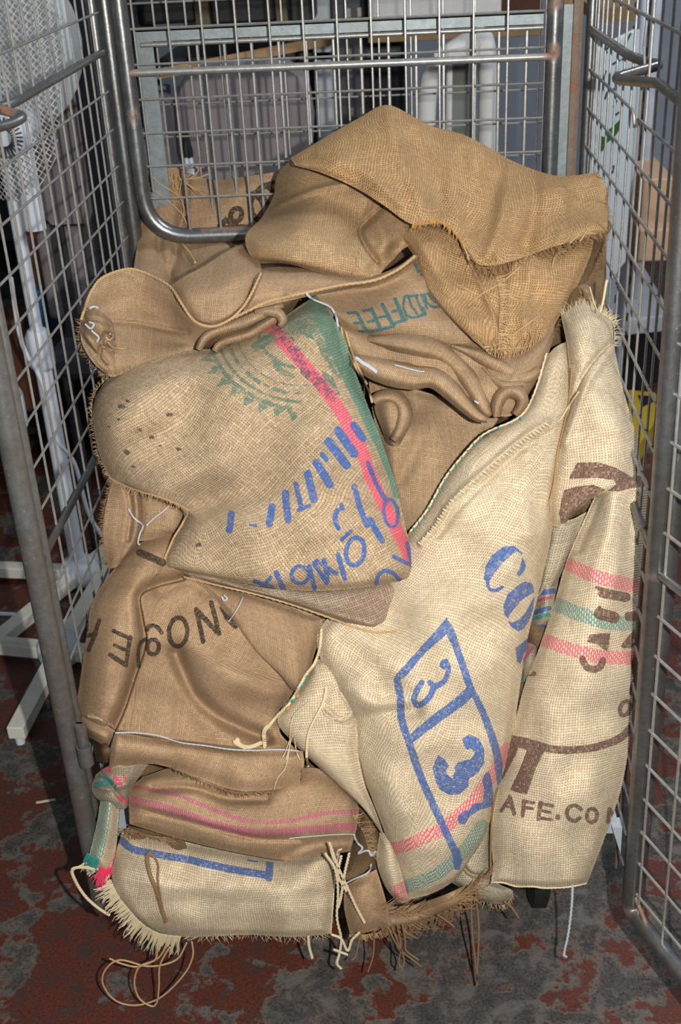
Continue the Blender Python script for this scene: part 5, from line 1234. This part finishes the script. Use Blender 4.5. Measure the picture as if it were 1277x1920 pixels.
o, el = cloth('lower_part', [
    [(1122, 918, .026), (1146, 905, .036), (1170, 900, .038), (1195, 903, .028), (1214, 912, .004)],
    [(1095, 976, .010), (1126, 965, .030), (1156, 960, .042), (1187, 961, .034), (1215, 966, .004)],
    [(1063, 1050, .006), (1098, 1055, .034), (1135, 1062, .046), (1171, 1065, .036), (1209, 1070, .004)],
    [(1041, 1125, .006), (1080, 1135, .036), (1119, 1145, .050), (1159, 1150, .038), (1201, 1150, .004)],
    [(1011, 1215, .006), (1058, 1225, .040), (1105, 1235, .054), (1150, 1240, .040), (1194, 1240, .004)],
    [(983, 1285, .006), (1035, 1298, .042), (1086, 1305, .056), (1136, 1305, .042), (1187, 1300, .004)],
    [(961, 1372, .006), (1018, 1385, .042), (1071, 1390, .056), (1126, 1388, .042), (1182, 1378, .004)],
    [(932, 1477, .008), (990, 1485, .040), (1051, 1490, .052), (1111, 1485, .038), (1166, 1475, .004)],
    [(920, 1560, .008), (980, 1568, .036), (1035, 1572, .046), (1086, 1568, .034), (1138, 1560, .004)],
    [(924, 1618, .008), (975, 1624, .030), (1028, 1626, .036), (1076, 1624, .028), (1118, 1614, .004)],
    [(921, 1653, .008), (968, 1660, .022), (1022, 1663, .026), (1066, 1661, .022), (1102, 1654, .004)]],
    M['cream'], T, step=1.9, seed=37, rot=4, wrinkle=.004, thick=.03,
    folds=[([(1125, 925), (1110, 970), (1085, 1030)], 10, -.012), ([(1150, 930), (1140, 1000), (1110, 1080)], 16, .008), ([(1185, 930), (1180, 1020), (1170, 1100)], 14, -.006)],
    ink=[(INK_BROWN, 1, U2)],
    dye=[(PINK, 1, [S_(25, (1060, 1056), (1115, 1080), (1159, 1092), (1210, 1104))]), (TEAL, 1, [S_(27, (1035, 1130), (1083, 1150), (1137, 1168), (1205, 1170))]), (PINK, 1, [S_(25, (1012, 1197), (1072, 1218), (1126, 1232), (1200, 1235))])])
stuff(fringe('frayed_top', edge_px([(1052, 592), (1075, 577), (1100, 571), (1122, 580), (1146, 600)]), M['twine_cream'], T, (-.3, -1, .4, -1), 15, 90, .00022, .9, seed=61))
stuff(fringe('frayed_top', edge_px([(1128, 590), (1140, 596), (1150, 610), (1152, 650)]), M['twine_cream'], T, (.1, -1, .8, -.3), 15, 70, .0003, .9, seed=62))
thread('loose_strand', [(1126, 585), (1132, 560), (1136, 535), (1138, 525)], .0016, M['twine_cream'], T, hang=1.40)
thread('loose_strand', [(1120, 584), (1112, 560), (1106, 538)], .0006, M['twine_cream'], T, hang=1.41)
thread('bottom_stitching', [(921, 1654), (945, 1655), (968, 1662), (1000, 1662), (1022, 1665), (1066, 1663), (1100, 1656)], .0011, M['twine_cream'], T, lift=.001, twist=True)
thread('left_seam', [(921, 1637), (920, 1590), (922, 1540), (926, 1505), (934, 1477)], .0012, M['twine_dark'], T, lift=.0)
thread('brown_seam', [(1072, 690), (1068, 745), (1057, 800), (1045, 850), (1039, 904), (1028, 950)], .0010, M['tan_fib2'] if 'tan_fib2' in M else M['twine'], T, lift=.0)
thread('pale_cord', [(1085, 735), (1066, 762), (1054, 782), (1046, 790)], .0012, M['twine_cream'], T, lift=.004)
thread('hanging_thread', [(1074, 1660), (1072, 1700), (1066, 1750), (1058, 1788), (1062, 1794)], .0015, M['thread'], T, hang=1.125, twist=True)

# ---- green printed sack on the front
T = sack('grubby sack across the middle with green round emblem, pink stripe and blue lettering', 480, 850, .03)
GREEN = []
cx, cy = 556, 630
for r, w, a0, a1 in ((58, 10, 60, 175), (92, 6, 70, 190), (122, 9, 78, 185), (136, 12, 84, 182)):
    GREEN.append(SC(w, *ell(cx, cy, r*1.22, r, 12, a0, a1)))
for i in range(13):
    a = 78 + i*8.6; q = ell(cx, cy, 107*1.22, 107, 12, a, a+4.6, 2); GREEN.append(S_(11 if i % 3 else 7, *q))
for i in range(11):
    a = 82 + i*9.6; b0 = ell(cx, cy, 140*1.22, 140, 12, a-4.6, a+4.6, 1); tpt = ell(cx, cy, 166*1.22, 166, 12, a, a+.1, 1)[0]
    GREEN.append(PG(b0[0], b0[1], tpt))
GREEN += [PG((465, 648), (500, 625), (540, 592), (590, 556), (622, 574), (634, 620), (650, 690), (640, 715), (612, 690), (590, 640), (560, 628), (520, 640), (480, 660)),
          PG((505, 660), (520, 668), (530, 690), (552, 700), (560, 712), (530, 706), (512, 692)), PG((600, 690), (625, 705), (640, 740), (628, 752), (606, 720))]
BL5 = [S_(13, (434, 963), (430, 994)), S_(14, (510, 950), (505, 982)), S_(5, (470, 984), (480, 986)), S_(14, (535, 925), (540, 975)), S_(10, (555, 908), (565, 952)), S_(15, (577, 888), (588, 936)), S_(8, (560, 956), (580, 948)),
       S_(16, (594, 868), (618, 908)), S_(17, (616, 828), (650, 872)), S_(17, (634, 808), (664, 850)), S_(9, (604, 852), (612, 862)), S_(15, (664, 798), (680, 822)),
       S_(11, (664, 912), (676, 955), (688, 985)), S_(12, (694, 975), (716, 1014)), S_(9, (690, 868), (704, 905), (722, 936)), SC(7, *ell(733, 962, 13, 26, -8)),
       S_(9, (640, 946), (642, 953)), SC(10, (632, 958), (628, 972), (634, 990)), S_(8, (657, 996), (641, 1012)), SC(9, *ell(666, 1034, 17, 26, 10)),
       S_(9, (589, 1056), (612, 1092)), S_(9, (608, 1050), (614, 1090)), S_(8, (594, 1052), (632, 1076)), S_(10, (634, 1040), (646, 1084)), S_(7, (612, 1094), (618, 1068)),
       SC(8, *ell(563, 1078, 16, 16, 0)), S_(9, (580, 1062), (590, 1104)), S_(11, (518, 1074), (530, 1102)), S_(9, (478, 1090), (510, 1102)), S_(7, (494, 1098), (508, 1082)),
       SC(8, (706, 1104), (708, 1082), (722, 1070), (738, 1076), (754, 1090), (778, 1088)), S_(8, (738, 1044), (776, 1062)), S_(9, (764, 1019), (778, 1080)), S_(9, (660, 1112), (692, 1104))]
DIRT = [PG(*ell(x, y, r, r*.7, a)) for x, y, r, a in ((228, 762, 9, 0), (240, 752, 6, 20), (222, 786, 6, 10), (318, 778, 8, 0), (238, 848, 9, 30), (285, 820, 7, 0), (262, 806, 6, 40), (300, 836, 6, 0), (205, 800, 5, 0), (335, 842, 7, 10), (250, 875, 6, 0), (372, 1022, 8, -20))]
o, e5 = cloth('cloth', [
    [(182, 738, -.005), (202, 712, .010), (250, 690, .020), (310, 668, .024), (370, 656, .026), (420, 650, .028), (480, 624, .030), (540, 588, .028), (592, 553, .024)],
    [(174, 772, .0), (202, 757, .045), (262, 735, .062), (330, 715, .066), (398, 700, .066), (458, 688, .062), (520, 664, .062), (580, 632, .060), (636, 616, .034)],
    [(180, 830, .0), (218, 825, .056), (286, 810, .074), (355, 795, .078), (424, 780, .076), (490, 765, .074), (560, 745, .074), (624, 725, .066), (680, 735, .034)],
    [(200, 886, .0), (246, 893, .044), (318, 892, .062), (388, 880, .070), (454, 865, .074), (524, 850, .078), (598, 835, .080), (668, 825, .066), (722, 845, .030)],
    [(224, 906, .012), (274, 922, .040), (340, 938, .054), (408, 938, .060), (478, 930, .068), (548, 915, .076), (622, 905, .080), (690, 900, .064), (748, 932, .028)],
    [(342, 956, .022), (368, 975, .046), (410, 984, .056), (460, 982, .062), (520, 980, .070), (585, 975, .078), (650, 968, .078), (708, 970, .062), (765, 1008, .026)],
    [(307, 1050, .018), (346, 1054, .046), (400, 1060, .054), (458, 1063, .060), (518, 1062, .068), (582, 1058, .076), (646, 1054, .074), (714, 1052, .058), (779, 1072, .026)],
    [(316, 1064, .016), (356, 1074, .034), (410, 1085, .040), (465, 1095, .046), (522, 1104, .052), (580, 1108, .056), (642, 1106, .054), (706, 1098, .044), (781, 1084, .022)]],
    M['mixed'], T, step=1.9, seed=38, rot=34, wrinkle=.005, thick=.02,
    folds=[([(345, 955), (420, 930), (500, 900), (580, 860)], 26, -.010), ([(370, 985), (450, 960), (560, 930)], 22, .006), ([(400, 660), (440, 720), (470, 790)], 30, .006), ([(640, 600), (690, 730), (740, 880), (770, 1000)], 12, .006)],
    ink=[(INK_GREEN, .56, GREEN), (INK_BLUE, .95, BL5), ((.06, .05, .05), .60, DIRT), ((.10, .06, .10), .50, [SC(26, (520, 612), (548, 650), (570, 690), (596, 716), (622, 742))])],
    dye=[(PINK, .9, [SC(24, (503, 608), (530, 640), (556, 668), (590, 705), (620, 745), (640, 775), (655, 805), (672, 835), (684, 860), (694, 890), (712, 930), (732, 970), (752, 1010), (770, 1050))]),
         ((.02, .24, .19), 1, [SC(36, (590, 560), (612, 600), (634, 650), (664, 715), (690, 765), (712, 815)), SC(22, (700, 790), (722, 850), (738, 890), (748, 925))]), ((.02, .12, .32), 1, [SC(9, (724, 830), (738, 880), (752, 930))])])
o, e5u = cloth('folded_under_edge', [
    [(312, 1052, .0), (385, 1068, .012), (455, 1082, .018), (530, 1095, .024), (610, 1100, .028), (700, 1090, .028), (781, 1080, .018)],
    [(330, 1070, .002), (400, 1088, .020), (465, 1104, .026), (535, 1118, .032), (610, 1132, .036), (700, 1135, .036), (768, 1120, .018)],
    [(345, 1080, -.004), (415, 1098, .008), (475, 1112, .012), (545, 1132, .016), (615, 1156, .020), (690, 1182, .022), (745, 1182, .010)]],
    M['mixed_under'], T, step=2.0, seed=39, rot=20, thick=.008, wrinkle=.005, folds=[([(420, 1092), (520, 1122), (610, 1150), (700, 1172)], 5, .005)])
thread('seam_cord', [(345, 1082), (415, 1099), (475, 1113), (545, 1133), (615, 1157), (690, 1184), (742, 1184)], .0012, M['twine'], T, lift=.001, twist=True)
thread('rough_seam', [(308, 1048), (316, 1030), (326, 1008), (340, 985), (352, 962)], .0012, M['twine'], T, lift=.001, twist=True)
thread('rough_seam', [(205, 895), (228, 908), (265, 922), (300, 932), (335, 946), (356, 958)], .0010, M['twine'], T, lift=.001, twist=True)
stuff(fringe('loose_fibres', edge_px([(205, 895), (228, 908), (265, 922), (300, 932), (335, 946), (356, 958)]), M['twine'], T, (-.2, 1, .1, 1), 10, 120, .0003, .9, seed=71))
stuff(fringe('loose_fibres', edge_px([(250, 690), (200, 712), (176, 745), (174, 790), (184, 850), (205, 893)]), M['twine'], T, (-.5, -1, -1, .4), 9, 150, .00022, 1.1, seed=72))
thread('white_thread', [(575, 551), (585, 560), (604, 568), (620, 576), (630, 592), (634, 612)], .0012, M['thread'], T, lift=.006, twist=True)
thread('white_thread', [(420, 1116), (426, 1122), (420, 1126), (416, 1119)], .0012, M['thread'], T, lift=.006)

# ---- brown sack with magenta stripes
T = sack('brown folded sack with two magenta stripes lying on the cream one at the bottom', 450, 1530, .01)
o, e = cloth('cloth', [
    [(268, 1456, -.005), (345, 1436, .0), (425, 1462, .0), (505, 1472, .0), (570, 1440, -.004), (620, 1452, -.004), (664, 1495, -.01)],
    [(243, 1480, .004), (322, 1482, .026), (400, 1506, .030), (480, 1522, .028), (550, 1505, .024), (615, 1500, .020), (673, 1516, .004)],
    [(241, 1505, .010), (310, 1518, .042), (390, 1540, .046), (470, 1552, .044), (545, 1547, .040), (610, 1540, .034), (671, 1536, .010)],
    [(242, 1526, .008), (310, 1542, .036), (390, 1562, .040), (470, 1576, .040), (545, 1576, .036), (608, 1568, .030), (668, 1557, .008)],
    [(243, 1545, .004), (310, 1566, .022), (390, 1587, .026), (470, 1604, .026), (545, 1614, .024), (605, 1604, .020), (656, 1597, .004)]],
    M['brown_fine'], T, step=1.9, seed=44, rot=0, wrinkle=.005, thick=.02,
    folds=[([(286, 1478), (360, 1478), (430, 1498), (500, 1500)], 8, -.010), ([(243, 1512), (320, 1532), (410, 1556), (480, 1572), (560, 1574)], 6, -.007), ([(540, 1600), (590, 1580), (650, 1575)], 10, -.008)],
    dye=[(MAG, .95, [SC(8, (250, 1474), (280, 1480), (330, 1490), (371, 1506), (420, 1526), (469, 1541), (532, 1541), (576, 1532), (621, 1523), (673, 1522)), SC(15, (241, 1498), (280, 1508), (320, 1519), (371, 1535), (420, 1550), (478, 1562), (532, 1559), (603, 1553), (670, 1550))])])
thread('stitching', [(542, 1572), (575, 1569), (610, 1566), (650, 1564), (666, 1565)], .0006, M['thread'], T, lift=.003, twist=True)

# ---- bottom cream sack with the blue bracket
T = sack('cream sack at the very bottom with a blue bracket line and a long frayed fringe', 420, 1680, .01)
o, e = cloth('cloth', [
    [(228, 1562, -.01), (310, 1570, -.006), (400, 1590, -.006), (490, 1605, -.006), (570, 1608, -.006), (640, 1590, -.01)],
    [(216, 1602, .002), (300, 1618, .018), (390, 1632, .020), (480, 1642, .020), (560, 1645, .018), (631, 1630, .0)],
    [(210, 1650, .004), (290, 1665, .026), (380, 1680, .028), (470, 1690, .028), (555, 1695, .024), (626, 1690, .004)],
    [(240, 1705, .004), (310, 1715, .020), (385, 1722, .022), (470, 1727, .022), (550, 1728, .018), (622, 1725, .004)],
    [(284, 1745, .0), (332, 1756, .008), (396, 1756, .010), (470, 1753, .010), (550, 1757, .008), (619, 1751, .0)]],
    M['cream'], T, step=1.9, seed=45, rot=0, wrinkle=.005, thick=.008, folds=[([(230, 1640), (330, 1662), (480, 1672), (600, 1665)], 18, .006)],
    ink=[(INK_BLUE, 1, [SC(14, (228, 1576), (250, 1592), (300, 1603), (353, 1612), (420, 1627), (500, 1641)), S_(14, (504, 1646), (506, 1617)), S_(5, (466, 1612), (482, 1614))])])
stuff(fringe('fringe', edge_px([(208, 1650), (222, 1680), (242, 1706), (262, 1728), (286, 1745), (310, 1753), (338, 1756)]), M['twine_cream'], T, (-.95, .5, -.15, 1), 38, 120, .0012, .18, curl=.3, seed=81))
stuff(fringe('loose_fibres', edge_px([(338, 1756), (400, 1756), (470, 1753), (550, 1757), (617, 1751)]), M['twine_cream'], T, (-.3, 1, .3, 1), 12, 80, .0003, 1.2, seed=82))
o, es = cloth('striped_corner', [
    [(190, 1488, .012), (207, 1486, .022), (224, 1494, .012)], [(182, 1540, .010), (202, 1538, .022), (222, 1545, .012)],
    [(170, 1590, .008), (192, 1590, .018), (217, 1594, .010)], [(162, 1616, .004), (182, 1628, .012), (205, 1645, .006)]],
    M['cream'], T, step=1.6, seed=46, thick=.004, rot=0, wrinkle=.004,
    dye=[(TEAL, 1, [S_(26, (200, 1500), (192, 1545), (182, 1595), (172, 1618))]), (PINK, 1, [S_(8, (222, 1590), (202, 1635))]), (INK_BLUE, 1, [S_(16, (192, 1488), (212, 1494))])])
cloth('knotted_part', [
    [(180, 1452, .0), (200, 1438, .012), (235, 1430, .014), (285, 1424, .0)], [(171, 1476, .006), (200, 1468, .030), (232, 1462, .030), (262, 1455, .006)],
    [(178, 1494, .008), (202, 1492, .030), (228, 1490, .028), (246, 1482, .006)], [(204, 1512, .004), (222, 1516, .016), (236, 1516, .014), (243, 1504, .0)]],
    M['cream_grey'], T, step=1.7, seed=47, wrinkle=.008, thick=.006, folds=[([(185, 1445), (205, 1470), (230, 1500)], 5, -.010), ([(172, 1470), (200, 1480), (240, 1470)], 5, .008)],
    ink=[(TEAL, .85, [S_(12, (180, 1472), (210, 1466)), S_(6, (186, 1455), (204, 1462)), S_(5, (214, 1478), (222, 1466))]), (PINK, .85, [S_(9, (196, 1440), (206, 1445)), S_(10, (216, 1460), (226, 1470)), S_(9, (222, 1494), (234, 1502)), S_(5, (230, 1452), (236, 1462))])])
stuff(fringe('green_tassel', edge_px([(164, 1600), (172, 1606), (184, 1610)]), M['fibre_green'], T, (-.4, 1, -.2, 1), 28, 40, .0008, .25, seed=83))
stuff(fringe('pink_tassel', edge_px([(190, 1626), (200, 1630), (212, 1625)]), M['fibre_pink'], T, (-.5, 1, -.5, 1), 38, 60, .0009, .3, seed=84))
stuff(fringe('cream_tassel', edge_px([(160, 1616), (182, 1628), (205, 1644)]), M['twine_cream'], T, (-.9, .5, -.6, 1), 20, 40, .0009, .3, seed=85))
thread('loose_strand', [(176, 1630), (158, 1626), (136, 1630), (142, 1652), (160, 1680), (184, 1702), (206, 1716)], .0018, M['twine_cream'], T, hang=1.14, twist=True)
for k, pts in enumerate(([(312, 1770), (298, 1795), (262, 1812), (232, 1808), (205, 1797)], [(350, 1768), (330, 1800), (280, 1812), (225, 1800), (198, 1818), (193, 1845), (215, 1875), (250, 1885), (290, 1876), (320, 1855), (350, 1820), (362, 1790), (360, 1766)],
            [(296, 1778), (290, 1800), (262, 1812), (252, 1840), (260, 1870), (282, 1886), (294, 1880), (298, 1850), (300, 1810), (318, 1776)])):
    thread('loose_strand', pts, .0013, M['twine'], T, hang=1.115 - .004*k)
thread('brown_tie', [(283, 1598), (276, 1610), (282, 1640), (292, 1665), (302, 1700), (312, 1728)], .0022, M['twine_dark'], T, lift=.004, twist=True)
thread('brown_tie', [(280, 1598), (296, 1618), (296, 1650), (300, 1680), (306, 1712)], .0016, M['twine_dark'], T, lift=.004)
stuff(fringe('dark_tuft', edge_px([(240, 1552), (262, 1560), (290, 1570), (330, 1580)]), M['twine_dark'], T, (-.6, .6, 1, .4), 26, 90, .0005, 1.4, curl=1.2, seed=86))
cloth('dark_lining', [[(240, 1548, .006), (290, 1560, .010), (345, 1576, .008)], [(242, 1566, .006), (290, 1582, .012), (350, 1594, .008)], [(262, 1584, .002), (300, 1592, .006), (345, 1600, .004)]], M['dusky'], T, step=2, seed=48, wrinkle=.01)
thread('right_seam', [(640, 1592), (632, 1600), (628, 1650), (624, 1700), (620, 1752)], .0011, M['twine_cream'], T, lift=.001, twist=True)
for pts in ([(618, 1580), (632, 1620), (650, 1660), (668, 1700), (684, 1730)], [(610, 1600), (628, 1628), (634, 1670), (632, 1720), (640, 1760), (636, 1790), (632, 1806), (640, 1816)], [(655, 1600), (646, 1640), (640, 1680), (634, 1702)], [(640, 1605), (634, 1640), (650, 1670)],
            [(622, 1752), (640, 1760), (652, 1782), (660, 1762), (674, 1748)], [(626, 1780), (652, 1790)], [(578, 1756), (580, 1775), (586, 1796)]):
    thread('loose_strand', pts, .0015, M['twine_cream'], T, hang=1.112, twist=True)

# ---- torn brown scraps at the bottom centre
T = sack('torn reddish-brown sack end with ragged threads hanging under the cream sack', 700, 1690, .01)
o, ea = cloth('cloth', [[(646, 1662, .0), (675, 1646, .012), (706, 1630, .01)], [(645, 1702, .004), (684, 1692, .018), (722, 1682, .012)], [(656, 1752, .0), (690, 1748, .010), (735, 1736, .004)]],
    M['brown_fine'], T, step=1.8, seed=49, rot=-20, thick=.008)
o, eb = cloth('ragged_edge', [[(702, 1700, -.01), (765, 1698, -.004), (830, 1680, -.006), (888, 1652, -.015)], [(712, 1726, -.008), (770, 1724, .0), (832, 1704, -.002), (882, 1680, -.012)], [(722, 1744, -.012), (770, 1740, -.006), (820, 1722, -.008), (862, 1698, -.015)]],
    M['brown'], T, step=1.8, seed=50, rot=10, thick=.006, wrinkle=.01)
stuff(fringe('ragged_threads', edge_px([(712, 1735), (760, 1735), (820, 1715), (880, 1680)]), M['twine_dark'], T, (-.2, 1, .8, .7), 28, 150, .0006, 1.3, curl=1.4, seed=87))
stuff(fringe('ragged_threads', edge_px([(700, 1705), (760, 1715), (840, 1690), (885, 1660)]), M['twine_dark'], T, (1, -.2, 1, -.4), 60, 90, .0006, .4, curl=.6, seed=88))
stuff(fringe('ragged_threads', edge_px([(655, 1752), (690, 1752), (735, 1742)]), M['twine'], T, (0, 1, .2, 1), 12, 70, .0005, .8, seed=89))
for pts in ([(735, 1740), (748, 1770), (758, 1800), (752, 1820)], [(745, 1735), (752, 1775), (748, 1805), (756, 1818)], [(730, 1745), (750, 1780), (775, 1800), (790, 1812)], [(755, 1735), (760, 1765), (762, 1782), (785, 1800)], [(820, 1715), (840, 1728), (852, 1738)], [(702, 1745), (700, 1790), (690, 1822)], [(676, 1750), (668, 1790), (660, 1800)]):
    thread('loose_strand', pts, .0011, M['twine_dark'], T, hang=1.12)
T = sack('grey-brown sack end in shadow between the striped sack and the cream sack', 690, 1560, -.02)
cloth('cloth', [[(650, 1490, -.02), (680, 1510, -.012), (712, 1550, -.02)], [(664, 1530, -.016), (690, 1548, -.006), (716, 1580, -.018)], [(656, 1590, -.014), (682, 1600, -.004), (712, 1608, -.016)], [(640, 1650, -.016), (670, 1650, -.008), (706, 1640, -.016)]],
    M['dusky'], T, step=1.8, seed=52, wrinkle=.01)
thread('white_thread', [(664, 1566), (670, 1580), (680, 1590), (672, 1600), (690, 1594), (696, 1604), (704, 1596)], .0012, M['thread'], T, lift=.006, twist=True)
thread('white_thread', [(636, 1664), (660, 1650), (690, 1636), (696, 1620)], .0010, M['thread'], T, lift=.008, twist=True)
stuff(fringe('loose_fibres', edge_px([(660, 1530), (680, 1560), (690, 1590), (700, 1605)]), M['twine'], T, (.6, -1, 1, .2), 20, 50, .0003, 1.3, seed=90))
